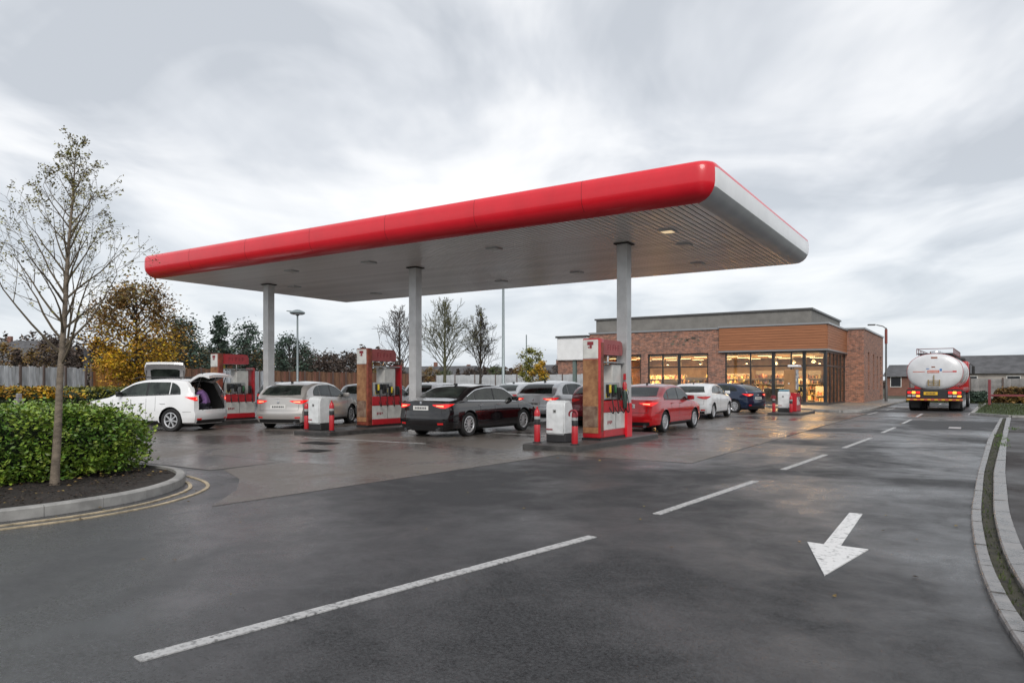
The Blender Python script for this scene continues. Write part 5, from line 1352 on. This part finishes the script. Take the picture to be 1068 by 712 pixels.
bollard('red bollard left of the white cabinet on the nearest island', -8.33, 13.82, 2)
bollard('red bollard with a hose looped over its head, right of the nearest white cabinet', -7.35, 13.78, 1)
bollard('red bollard left of the white cabinet in front of the silver estate', -16.13, 13.95, 0)
bollard('red bollard right of the white cabinet in front of the silver estate', -15.1, 13.95, 2, 0.78)
bollard('dark red bollard left of the blue capped cabinet near the shop', -7.75, 33.65, 1)
bollard('red bollard right of the blue capped cabinet near the shop', -7.02, 33.7, 0, 0.7)
# small pump by the shop
t = thing('fuel_pump', 'small fuel pump with orange pillar on a red base near the shop', 'fuel pump', (-7.35,35.0,0.132))
MB().bbox(-0.22,0.30,0,1.0,0,0.86,0.02,1).build('red_base', M_pred, t)
MB().bbox(-0.26,0.20,0.02,0.34,0.865,1.95,0.02,1).build('pillar', mat('tan_panel',(0.33,0.17,0.07),0.5,noise=0.2,nscale=3), t)
MB().lathe([(0.0,-0.008),(0.035,-0.006),(0.035,0.01)],12,'Y',(-0.04,0.012,1.30)).build('disc', M_platew, t)
MB().bbox(0.0,0.24,0.36,0.80,1.0,1.96,0.02,1).build('picture_panel', mat('blue_white_print',(0.25,0.33,0.45),0.4,noise=0.6,nscale=6,col2=(0.6,0.6,0.6)), t)
MB().bbox(-0.12,0.35,0.1,0.9,2.06,2.17,0.03,1).build('lamp_hood', mat('lamp_white',(0.75,0.76,0.78),0.3), t); MB().bbox(0.05,0.11,0.45,0.51,1.9,2.07,0.01,1).build('stem', M_pgrey, t)
g = MB(); [g.box(0.301,0.309,0.12+0.22*k,0.24+0.22*k,0.30,0.62) for k in range(3)]; g.box(0.301,0.309,0.12,0.68,0.62,0.66).build('white_lettering', M_platew, t)
for k in range(3):
    nozzle(t, 0.36, 0.30+k*0.28, 1.05, 1, (M_yel, M_hose, M_hose)[k]); hose((0.38,0.30+k*0.28,0.96),(0.29,0.34+k*0.28,0.7),0.45,out=0.12).build('hose', M_hose, t, smooth=True)
# fire extinguisher hung by the nearest column
t = thing('extinguisher', 'red topped dark extinguisher hanging beside the nearest canopy column', 'extinguisher', (-7.37,16.45,0.85))
MB().lathe([(0.0,0.0),(0.055,0.01),(0.06,0.04),(0.06,0.42),(0.045,0.47),(0.02,0.49),(0.0,0.49)],14).build('cylinder', mat('dark_green_metal',(0.02,0.045,0.035),0.35,coat=0.3), t, smooth=True)
MB().lathe([(0.058,0.46),(0.058,0.60),(0.03,0.66),(0.0,0.66)],14).build('hood', M_pred, t, smooth=True); MB().bbox(-0.03,0.03,-0.03,0.03,0.70,0.86,0.01,1).build('tag', M_pred, t)

# ================================================================== LAMP POSTS
M_galv = mat('galvanised_steel', (0.23,0.27,0.28), 0.4, metal=0.5)
def lamp(label, x, y, h, r=0.055, head='disc', m=M_galv, red=False):
    t = thing('street_lamp', label, 'lamp post', (x, y, 0))
    MB().tube([(0,0,0),(0,0,1.2),(0,0,1.25),(0,0,h)], [r*1.5,r*1.5,r*1.05,r*0.8], 12).build('pole', m, t, smooth=True)
    if head == 'disc':
        MB().lathe([(0.0,0.26),(0.14,0.24),(0.36,0.14),(0.40,0.08),(0.34,0.03),(0.10,-0.02),(0.06,-0.06)], 20, 'Z', (0,0,h)).build('lamp_head', m, t, smooth=True)
        MB().lathe([(0.0,0.0),(0.30,0.01),(0.30,0.03)],20,'Z',(0,0,h-0.005)).build('lens', M_clear, t)
        MB().tube([(-0.3,0,h+0.16),(-0.85,0.0,h+0.24)], [0.05,0.02], 6).build('arm', m, t)
    elif head == 'arm':
        MB().tube([(0,0,h-0.05),(-0.2,-0.1,h+0.12),(-0.6,-0.3,h+0.22)], 0.035, 8).build('arm', m, t, smooth=True)
        MB().bbox(-0.32,0.2,-0.1,0.1,-0.04,0.06,0.03,2).build('lamp_head', m, t, smooth=True, loc=(-0.85,-0.42,h+0.22), rz=radians(27))
    if red: MB().tube([(0,0,h-1.15),(0,0,h-0.1)], r*1.35, 12).build('red_sleeve', mat('sleeve_red',(0.20,0.05,0.04),0.5), t)
    return t
lamp('thin lamp post with round head above the silver estate, in front of the timber fence', -29.6, 25.0, 5.0)
lamp('tall plain pole rising to the canopy edge behind the black saloon', -20.05, 29.95, 6.7, 0.075, None)
lamp('short dark pole behind the small yellow tree left of the shop', -32.8, 52.6, 5.6, 0.06, None)
lamp('lamp post with curved arm and red sleeve beside the brick end wall', -5.6, 58.6, 5.45, 0.07, 'arm', mat('dark_pole',(0.07,0.07,0.07),0.5), True)
# ================================================================== FENCES
M_fgrey = mat('weathered_pale_board', (0.46,0.48,0.50), 0.75, noise=0.3, nscale=2.5, stretch=(3,3,0.4), island=0.22)
M_fbrown = mat('brown_timber_board', (0.16,0.075,0.045), 0.8, noise=0.35, nscale=2.5, stretch=(3,3,0.4), island=0.3)
M_forange = mat('orange_timber_board', (0.36,0.15,0.035), 0.8, noise=0.3, nscale=2.5, stretch=(3,3,0.4), island=0.3)
M_post = mat('fence_post', (0.12,0.09,0.08), 0.7)
def fence(label, a, b, h, m, pw=2.4, bw=0.19, postm=None, rail=True):
    a, b = Vector((*a,0)), Vector((*b,0)); L_ = (b-a).length; n = max(1, round(L_/pw)); pw = L_/n
    t = thing('fence', label, 'fence', a, atan2(b.y-a.y, b.x-a.x))
    if isinstance(m, (list,)): pass
    else: m = [m]
    meshes = []
    for v in range(3):
        g = MB(); x = 0.06; k = 0
        while x < pw-0.08:
            hh = h + rnd.uniform(-0.035, 0.035); g.box(x, min(x+bw-0.015, pw-0.06), -0.012 + (k % 2)*0.012, 0.010 + (k % 2)*0.012, 0.04, hh); x += bw; k += 1
        if rail:
            for z in (0.35, h-0.3): g.box(0.05, pw-0.05, 0.03, 0.08, z, z+0.08)
        meshes.append(g)
    ms = {}
    for i in range(n):
        mm = m[min(len(m)-1, i*len(m)//n)]; key = (i % 3, mm.name)
        if key not in ms: ms[key] = meshes[i % 3].mesh('fence_panel', mm)
        link('fence_panel', ms[key], t, (i*pw, 0, 0))
    pm_ = MB().box(-0.05,0.05,-0.05,0.05,0,h+0.08).mesh('post', postm or M_post)
    for i in range(n+1): link('post', pm_, t, (i*pw, 0, 0))
    return t
fence('pale weathered board fence with dark posts behind the low hedge on the left', (-33.8,10.0), (-37.4,18.3), 2.2, M_fgrey, 1.35, 0.21)
fence('orange to brown timber fence below the yellow autumn tree', (-37.45,18.6), (-41.6,28.6), 2.35, [M_forange, M_fbrown, M_fbrown, M_fbrown], 1.7, 0.2)
fence('pale slatted fence behind the first canopy column', (-41.7,28.9), (-45.2,35.6), 2.3, M_fgrey, 1.8, 0.16)
fence('long brown timber fence between the lamp post and the middle pump', (-45.3,35.9), (-49.5,58), 2.35, M_fbrown, 1.8, 0.2)
fence('pale grey concrete panel fence along the back of the site behind the bare trees', (-49.3,60.5), (-31,60.5), 2.25, mat('pale_fence_panel',(0.42,0.44,0.46),0.7,noise=0.2,nscale=1,island=0.1), 2.6, 0.65)
fence('grey panel fence across the end of the lane behind the tanker', (-4.6,66), (16,62.5), 1.75, mat('grey_fence_panel',(0.24,0.235,0.23),0.75,noise=0.35,nscale=1.4,island=0.15), 2.0, 0.5)

# ================================================================== VEGETATION
M_bark = mat('young_bark', (0.16,0.13,0.10), 0.85, noise=0.35, nscale=7, stretch=(1,1,2.5), bump=0.5, bscale=40)
M_barkd = mat('dark_bark', (0.05,0.042,0.036), 0.9, noise=0.3, nscale=5)
M_barkg = mat('greenish_bark', (0.085,0.085,0.045), 0.9, noise=0.3, nscale=5)
M_lh = mat('hedge_leaves', (0.085,0.195,0.026), 0.42, noise=0.3, nscale=2.2, col2=(0.22,0.32,0.04), island=0.5)
M_lhd = mat('hedge_light_block', (0.012,0.022,0.008), 0.9)
M_sparse = mat('autumn_leaf_sparse', (0.19,0.17,0.045), 0.6, island=0.55)
M_ly = mat('yellow_leaves', (0.46,0.27,0.018), 0.6, noise=0.4, nscale=0.7, col2=(0.62,0.38,0.02), island=0.5)
M_lb = mat('brown_leaves', (0.18,0.105,0.035), 0.7, noise=0.4, nscale=0.8, col2=(0.24,0.15,0.035), island=0.5)
M_le = mat('evergreen_leaves', (0.042,0.070,0.050), 0.7, noise=0.4, nscale=0.9, island=0.5)
M_lg = mat('dull_green_leaves', (0.055,0.075,0.025), 0.7, noise=0.4, nscale=0.9, island=0.5)
M_lt = mat('far_brown_twigs', (0.075,0.055,0.045), 0.85, noise=0.4, nscale=0.6, island=0.45)
M_lyg = mat('yellow_green_leaves', (0.20,0.20,0.03), 0.7, island=0.5)
def leafquad(g, p, s, r):
    a, b, c = r.uniform(0, 2*pi), r.uniform(-1.1, 1.1), r.uniform(-1, 1)
    M = Matrix.Rotation(a, 3, 'Z') @ Matrix.Rotation(b, 3, 'X') @ Matrix.Rotation(c, 3, 'Y')
    for q in ((-s,0,0),(-0.1*s,-s*0.5,-0.12*s),(s,0,0),(-0.1*s,s*0.5,-0.12*s)):
        w = M @ Vector(q); g.v.append((p[0]+w.x, p[1]+w.y, p[2]+w.z))
    n = len(g.v); g.f.append((n-4,n-3,n-2,n-1)); g.mi.append(g.cur)
def hedge(label, x0, x1, y0, y1, h, n, s, m, core=M_lhd, rough=0.16, seed=1, rz=0, loc=(0,0,0), tips=None, name='hedge', sprig=0):
    r = random.Random(seed); t = thing(name, label, 'hedge', loc, rz)
    def bump(p): return mnoise.noise(Vector(p)*1.3)*0.7 + mnoise.noise(Vector(p)*3.6)*0.35
    # solid twig core added to block light, pulled in from the leaf surface
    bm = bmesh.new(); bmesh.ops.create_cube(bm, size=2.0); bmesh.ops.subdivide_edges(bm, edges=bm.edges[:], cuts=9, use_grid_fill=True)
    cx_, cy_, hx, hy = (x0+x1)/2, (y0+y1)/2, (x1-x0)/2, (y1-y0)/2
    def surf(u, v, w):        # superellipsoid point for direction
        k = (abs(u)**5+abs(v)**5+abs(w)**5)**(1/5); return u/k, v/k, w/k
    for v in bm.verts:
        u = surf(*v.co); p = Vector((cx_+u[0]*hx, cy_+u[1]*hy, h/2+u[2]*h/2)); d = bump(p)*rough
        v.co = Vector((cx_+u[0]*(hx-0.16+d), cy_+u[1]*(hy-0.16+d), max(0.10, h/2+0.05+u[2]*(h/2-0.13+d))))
    MB().addbm(bm).build('branches', core, t, smooth=True, angle=180)  # one closed dark mass that stops light, not single branches
    g = MB(); A = [hx*2*h, hy*2*h, hx*hy*4]
    for i in range(n):
        q = r.random()*(2*A[0]+2*A[1]+A[2]); u, v = r.uniform(-1,1), r.uniform(-1,1)
        if q < 2*A[0]: d = (u, 1 if q < A[0] else -1, v)
        elif q < 2*A[0]+2*A[1]: d = (1 if q < 2*A[0]+A[1] else -1, u, v)
        else: d = (u, v, 1)
        d = surf(*d); p0 = Vector((cx_+d[0]*hx, cy_+d[1]*hy, h/2+d[2]*h/2)); b_ = bump(p0)*rough - abs(r.gauss(0, 0.07)) + (0.10 if r.random() < 0.05 else 0)
        p = (cx_+d[0]*(hx+b_), cy_+d[1]*(hy+b_), max(0.13, h/2+d[2]*(h/2+b_)))
        if d[2] < -0.85 and r.random() < 0.75: continue
        g.cur = 1 if (tips and d[2] > 0.4 and r.random() < 0.75) else 0
        leafquad(g, p, s*r.uniform(0.6, 1.25), r)
    g.build('foliage', [m, tips] if tips else m, t, fix=False)
    if sprig:                              # young shoots standing proud of the clipped top and face
        g = MB(); g2 = MB()
        for _ in range(sprig):
            x, y = r.uniform(x0+0.2, x1-0.1), r.uniform(y0, y1-0.2); z = h-0.08
            if r.random() < 0.35: x, z = x1-0.05, r.uniform(0.3, h-0.1)
            q = Vector((x, y, z)); d = Vector((r.gauss(0.05,.25) + (0.8 if x > x1-0.1 else 0), r.gauss(0,.25), 1)).normalized(); L_ = r.uniform(0.08, 0.2)
            g2.tube([q, q+d*L_], [0.004, 0.002], 4, cap=False)
            for k in range(6): p = q + d*L_*(0.3+0.13*k) + Vector((r.gauss(0,.012), r.gauss(0,.012), 0)); leafquad(g, p, s*r.uniform(0.5, 0.9), r)
        g2.build('shoot_stems', M_lg, t, fix=False)['kind'] = 'stuff'; g.build('shoots', mat('young_shoot_leaves', (0.20,0.27,0.035), 0.5, island=0.5), t, fix=False)['kind'] = 'stuff'
    return t
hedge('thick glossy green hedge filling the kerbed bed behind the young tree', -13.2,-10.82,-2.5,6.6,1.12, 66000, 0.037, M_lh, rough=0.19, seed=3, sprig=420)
hedge('low clipped hedge with orange yellow tips between the bed and the pale fence', -31.5,-29.2,2.0,14.6,1.3, 14000, 0.085, M_lg, rough=0.2, seed=5, tips=M_ly)
hedge('dark low hedge with yellow top behind the bonnet of the white off-roader', -33.5,-31.4,14.2,22.5,1.25, 9000, 0.09, M_le, rough=0.2, seed=6, tips=M_lyg)
hedge('small bright yellow shrub just beyond the green hedge', -24.6,-23.6,8.0,9.3,0.85, 2200, 0.06, M_ly, rough=0.2, seed=8, tips=M_ly)
t = thing('marker_post', 'short grey post standing between the yellow shrub and the dark low hedge', 'post', (-26.6,10.9,0))
MB().bbox(-0.11,0.11,-0.11,0.11,0,0.95,0.02,1).build('shaft', mat('grey_stone',(0.22,0.21,0.22),0.8), t); MB().bbox(-0.07,0.07,-0.07,0.07,0.952,1.12,0.02,1).build('cap', MATS['grey_stone'], t)

def branchy(g, p, d, L_, r0, depth, R, tips, up=0.25, kids=5, spread=0.7, seg=4, wob=0.12, minr=0.003, n=5):
    pts = [Vector(p)]; rr = [r0]; d = Vector(d).normalized()
    for i in range(seg):
        d = (d + Vector((R.gauss(0,wob), R.gauss(0,wob), R.gauss(0,wob)+up*0.25))).normalized()
        pts.append(pts[-1] + d*(L_/seg)); rr.append(max(minr, r0*(1-(i+1)/seg*0.75)))
    g.tube(pts, rr, n if depth > 0 else 3, cap=False)
    if depth == 0:
        tips.append((pts[-1], d)); tips.append((pts[len(pts)//2], d)); return
    for k in range(kids):
        t = R.uniform(0.2, 1.0) if k < kids-1 else 1.0; i = min(seg-1, int(t*seg)); q = pts[i].lerp(pts[i+1], t*seg-i)
        a = R.uniform(0, 2*pi); o = d.orthogonal().normalized(); o2 = d.cross(o)
        nd = d*(1-spread*0.35) + (o*cos(a)+o2*sin(a))*spread*R.uniform(0.5,1.0)
        branchy(g, q, nd, L_*R.uniform(0.35,0.6), rr[i]*0.55, depth-1, R, tips, up, kids, spread, 3, wob, minr, 4)
def open_tree(label, loc, H, trunk_r, first, reach, nprim, bark, leafm, nleaf, ls, seed, lean=(0,0), twig=None, kids=5, depth=2, minr=0.003, grp=None, angle=0.9, parent=None, taper=1.0):
    R = random.Random(seed); t = thing('tree', label, 'tree', (*loc, 0), 0, grp)
    g = MB(); n = 14; pts = [(lean[0]*(i/n)**1.2 + 0.004*H*sin(i*1.3+seed)*0.5, lean[1]*(i/n)**1.2, H*i/n) for i in range(n+1)]
    g.tube(pts, [trunk_r*(1.18 if i == 0 else 1)*(1-(i/n))**0.85 + minr for i in range(n+1)], 12)
    g.build('trunk', bark, t, smooth=True, angle=60)
    g = MB(); tips = []
    for k in range(nprim):
        f = first + (1-first)*0.96*((k+R.random()*0.7)/nprim); i = min(n-1, int(f*n)); q = Vector(pts[i]).lerp(Vector(pts[i+1]), f*n-i)
        a = k*2.4+R.uniform(-0.4,0.4); L_ = reach*(1-((f-first)/(1-first))**0.8*0.88)*R.uniform(0.75,1.1); el = angle*(1+0.35*f)
        d = Vector((cos(a)*cos(el), sin(a)*cos(el), sin(el)))
        branchy(g, q, d, L_, max(minr*1.5, trunk_r*(1-f)**0.8*0.42+0.004), depth, R, tips, 0.18, kids, 0.75, 5, 0.09, minr)
    g.build('branches', twig or bark, t, smooth=False, fix=False)
    if nleaf:
        g = MB()
        for _ in range(nleaf):
            p, d = R.choice(tips); q = p + Vector((R.gauss(0,ls), R.gauss(0,ls), R.gauss(0,ls)-ls*0.3)); leafquad(g, q, ls*R.uniform(0.5,1.1), R)
        g.build('leaves', leafm, t, fix=False)
    return t, tips
# the young tree in the bed
open_tree('slim young tree with nearly bare upswept branches rising from the kerbed bed', (-10.58,4.77), 4.72, 0.056, 0.36, 1.50, 36, M_bark, M_sparse, 4200, 0.023, 11, lean=(0.25,0.16), twig=mat('twig_bark', (0.10,0.08,0.055), 0.85), kids=4, depth=2, minr=0.0022, angle=0.72)

def leafy_tree(label, loc, H, W_, base, leafm, nleaf, ls, seed, bark=M_barkd, trunk_r=0.12, shape='round', clumps=26, topm=None, grp=None, name='tree', trunk=True):
    R = random.Random(seed); t = thing(name, label, 'tree', (*loc, 0), R.uniform(0,6), grp)
    g = MB(); g.tube([(0,0,0),(0.05,0,H*0.3),(0,0.05,H*0.6),(0,0,H*0.92)], [trunk_r,trunk_r*0.8,trunk_r*0.5,trunk_r*0.12], 8)
    cl = []
    for k in range(clumps):
        f = (k+R.random())/clumps; z = base + (H-base)*f
        if shape == 'cone': rad = W_/2*(1-f)**0.8
        elif shape == 'tall': rad = W_/2*sqrt(max(0.05, 1-(2*f-0.9)**2))
        else: rad = W_/2*sqrt(max(0.04, 1-(2*f-1.0)**2))
        a = k*2.4 + R.uniform(-.5,.5); d = rad*R.uniform(0.35, 0.88)
        c = Vector((cos(a)*d, sin(a)*d, z)); cl.append((c, W_*R.uniform(0.10, 0.19)*(0.6 if shape == 'cone' else 1)))
        p0 = Vector((0,0,max(base*0.6, z-(H-base)*0.22))); mid = p0.lerp(c, 0.5)+Vector((0,0,0.1))
        g.tube([p0, mid, c], [trunk_r*0.35, trunk_r*0.22, 0.015], 5, cap=False)
    g.build('trunk', bark, t, smooth=True, angle=60)
    g = MB()
    for _ in range(nleaf):
        c, r_ = R.choice(cl); v = Vector((R.gauss(0,1), R.gauss(0,1), R.gauss(0,0.75))); v = v.normalized()*r_*min(1.9, abs(R.gauss(0.75,0.38)))
        p = c+v
        g.cur = 1 if (topm and (p.z-base)/(H-base) > 0.45+R.uniform(-.22,.22)) else 0
        leafquad(g, p, ls*R.uniform(0.55,1.2), R)
    g.build('crown', [leafm, topm] if topm else leafm, t, fix=False)
    return t
leafy_tree('yellow autumn tree with a browner thinning top before the timber fence', (-33.5,18.7), 6.0, 4.9, 1.6, M_ly, 14000, 0.085, 21, shape='round', clumps=44, topm=M_lb)
def at(u, d, z=0): 
    yaw = radians(33.1); r = (u-534)/745*d; return (-d*sin(yaw)+r*cos(yaw), d*cos(yaw)+r*sin(yaw))
# evergreens behind the fence
for i, (x, y, H, W_, lab) in enumerate(((-47.0,29.5,5.9,4.4,'tall dark evergreen just right of the yellow tree'), (-48.5,33.5,6.4,4.0,'spiry dark evergreen behind the raised tailgate'),
        (-50,37.0,6.0,4.8,'broad dark evergreen left of the red topped pump pillar'), (-52,43.0,5.5,4.4,'dark evergreen above the red header of the left pump'))):
    leafy_tree(lab, (x,y), H, W_, 0.8, M_le, 4200, 0.13, 40+i, shape='tall' if i != 1 else 'cone', clumps=34)
# bare trees on the site, right of the second column
open_tree('bare young tree partly hidden by the middle canopy column', (-33.9,37.6), 6.6, 0.10, 0.3, 2.9, 30, M_barkd, None, 0, 0.05, 5, kids=5, depth=2, minr=0.012, angle=0.75)
open_tree('bare spreading tree with greenish branches above the black saloon', (-32.5,40.9), 7.3, 0.13, 0.28, 3.3, 36, M_barkg, M_lyg, 500, 0.05, 7, kids=6, depth=2, minr=0.012, angle=0.75)
open_tree('bare twin topped tree just left of the tall plain pole', (-30.9,43.1), 6.9, 0.11, 0.24, 2.6, 34, M_barkd, M_lyg, 420, 0.06, 9, kids=6, depth=2, minr=0.012, angle=0.95)
leafy_tree('small yellow green tree beside the short dark pole', (-31.3,51.2), 4.3, 2.4, 0.9, M_lyg, 4200, 0.09, 51, clumps=18, trunk_r=0.06)
leafy_tree('small orange tipped shrub at the foot of the tall plain pole', (-26.6,44.5), 3.0, 1.8, 0.6, M_lg, 2200, 0.09, 52, clumps=12, trunk_r=0.05, topm=M_ly)
# rows of trees beyond the fences
protos = []
specs = [('round', M_lt, 1.0), ('round', M_lb, 1.0), ('round', M_lg, 1.0), ('tall', M_le, 1.0), ('cone', M_lt, 1.0)]
labs = ['brown leafless hedgerow tree far beyond the fences', 'russet autumn tree far beyond the fences', 'dull green tree far beyond the fences', 'dark evergreen far beyond the fences', 'pointed brown tree far beyond the fences']
for i, (sh, m, _) in enumerate(specs):
    protos.append(leafy_tree(labs[i], (0,0), 7.0, 6.0 if sh == 'round' else 3.6, 0.6, m, 2600, 0.22, 60+i, shape=sh, clumps=22, grp='trees beyond the fences', trunk_r=0.13))
R = random.Random(99); first = [True]*5
spots = []
u = -60
while u < 620:
    d = R.uniform(88, 125)
    if u < 100: top = 360+R.uniform(-6,10)
    elif u < 265: top = 360+R.uniform(-6,8)
    elif u < 380: top = 372+R.uniform(-8,6)
    else: top = 384+R.uniform(-4,4)
    spots.append((u, d, top)); u += R.uniform(9, 17)
ORD = ['first','second','third','fourth','fifth','sixth','seventh','eighth','ninth','tenth','eleventh','twelfth','thirteenth','fourteenth','fifteenth','sixteenth','seventeenth','eighteenth','nineteenth','twentieth'] + ['twenty-'+q for q in ('first','second','third','fourth','fifth','sixth','seventh','eighth','ninth')]
KN = ['brown leafless tree','russet autumn tree','dull green tree','dark evergreen','pointed brown tree']
def region(u):
    if u < 88: return 'above the pale board fence on the left'
    if u < 262: return 'beyond the orange and brown fence'
    if u < 375: return 'above the long timber fence'
    return 'above the pale concrete fence'
cnt = {}
for u, d, top in spots:
    if u < -12: continue
    H = 1.5 + (398.3-top)/745*d; k = R.choices(range(5), (5,3,2,1.2,2))[0]
    if u < 90: k = R.choice((0,1,0,4,1))
    s = H/7.0; loc = (*at(u, d), 0); rg = region(u); cnt[rg] = cnt.get(rg, 0)+1
    lab = 'far %s, %s from the left %s' % (KN[k], ORD[cnt[rg]-1], rg)
    if first[k]:
        o = protos[k]; first[k] = False; o.location = loc; o.rotation_euler = (0,0,R.uniform(0,6)); o.scale = (s*1.15, s*1.15, s); o['label'] = lab
    else: dup(protos[k], lab, loc, R.uniform(0,6), (s*1.15, s*1.15, s))
for k in range(5):
    if first[k]: protos[k].location = (*at(200+20*k, 110), 0)
# far wood as one mass behind them
g = MB(); R = random.Random(4)
for _ in range(26000):
    u = R.uniform(-120, 1180); d = R.uniform(150, 190)
    hh = 3.2 + 5.2*mnoise.noise(Vector((u*0.012, 3.1, 0))) + (8.5 if u < 120 else 3.5 if u < 420 else 1.0 if u < 700 else -1.0)
    x, y = at(u, d); z = R.random()**0.7*max(1.2, hh)*(1+0.25*mnoise.noise(Vector((u*0.11, 0, 0)))); leafquad(g, (x, y, z), 0.55, R)
o = g.build('far_wood', mat('far_wood_foliage', (0.05,0.05,0.045), 0.9, noise=0.5, nscale=0.05, col2=(0.085,0.055,0.04), island=0.4), fix=False); o['kind'] = 'stuff'; o['label'] = 'distant brownish wood along the skyline'

# ================================================================== HOUSES BEYOND
M_slate = mat('slate_roof', (0.075,0.075,0.08), 0.7, noise=0.3, nscale=1.2, bump=0.3, bscale=12)
M_hwall = mat('house_render', (0.36,0.33,0.30), 0.8, noise=0.15, nscale=0.8)
M_hbrick = mat('house_brick', (0.20,0.10,0.075), 0.85, noise=0.2, nscale=1.5)
def house(label, c, rz, L_, D, hw, hr, wall, chim=(0.2,), nwin=6, grp=None):
    t = thing('house', label, 'house', (*c, 0), rz, grp)
    MB().box(-L_/2,L_/2,-D/2,D/2,0,hw).build('wall', wall, t)
    M = Matrix(((0,0,1,0),(1,0,0,0),(0,1,0,0),(0,0,0,1)))
    rf = MB().prism([(-D/2-0.3,hw+0.01),(D/2+0.3,hw+0.01),(0,hr)], -L_/2-0.3, L_/2+0.3, M).build('roof', M_slate, t)
    for f in chim:
        o = MB().bbox(-0.4,0.4,-0.3,0.3,hr-0.6,hr+0.9,0.03,1).build('chimney', M_hbrick, rf, loc=(L_*(f-0.5),0,0))
    for i in range(nwin):
        x = -L_/2 + L_*(i+0.5)/nwin; w = MB().box(x-0.55,x+0.55,-D/2-0.04,-D/2+0.02,0.95,2.1).build('window', M_platew, t); MB().box(x-0.48,x+0.48,-D/2-0.05,-D/2-0.042,1.02,2.03).build('pane', M_scr, w)
    return t
house('long low house with dark slate roof behind the lane end fence', (13.2,84), radians(-6), 30, 9, 2.3, 4.15, M_hwall, (0.32,0.62), 9)
house('small grey roofed house between the shop end and the tanker', (-5.2,92), radians(-4), 6, 8, 2.1, 3.45, M_hbrick, (0.8,), 3)
for i, (u, d, L_, hr) in enumerate(((28,140,16,9.6),(60,150,14,8.6),(100,150,12,7.2),(432,160,13,4.9),(468,165,14,5.2),(500,170,12,4.8),(600,150,16,5.2),(572,160,9,4.6))):
    x, y = at(u, d)
    house(['far house on the left skyline partly behind the young tree','far dark roofed house left of the young tree trunk','far house roof between the young tree and the yellow tree','far house roof under the bare spreading tree',
      'far pale house roof right of the bare spreading tree','far house roof behind the twin topped tree','far brick house behind the white side canopy','far house left of the brick outbuilding'][i], (x, y), radians(20-i*3), L_, 9, hr*0.55, hr, M_hbrick if i % 2 else M_hwall, (0.25,), 4)
# lane end: trolley shelter frame and hedge seen past the grass island
t = thing('barrier', 'red metal post and rail barrier at the left end of the grass island', 'barrier', (0.6,52.0,0.1), radians(-6))
for k in range(2): MB().bbox(-0.07,0.07,-0.07,0.07,0,1.55 if k == 0 else 1.0,0.01,1).build('post', mat('barrier_red_brown',(0.22,0.05,0.06),0.5), t, loc=(k*3.4,0,0))
MB().box(0.08,3.32,-0.03,0.03,0.55,0.66).build('rail', MATS['barrier_red_brown'], t)
for i, (x, y, w_, h, m) in enumerate(((2.3,60.2,2.6,1.1,M_lb),(6.2,59.6,3.2,1.3,M_lt),(-0.4,61.0,2.0,0.8,M_le))):
    hedge(['brown shrub in front of the lane end fence beside the barrier','larger brown shrub in front of the lane end fence, away from the barrier','low dark shrub in front of the fence just right of the tanker'][i], -w_/2, w_/2, -0.6, 0.6, h, 2600, 0.11, m, rough=0.3, seed=30+i, loc=(x,y,0), name='shrub')
blades(14000, lambda: (lambda y: (rnd.uniform(-4.5, 12), y, 0.0))(rnd.uniform(60.5, 65)), 0.15, 0.35, 'verge_grass', 'green verge grass in front of the lane end fence')
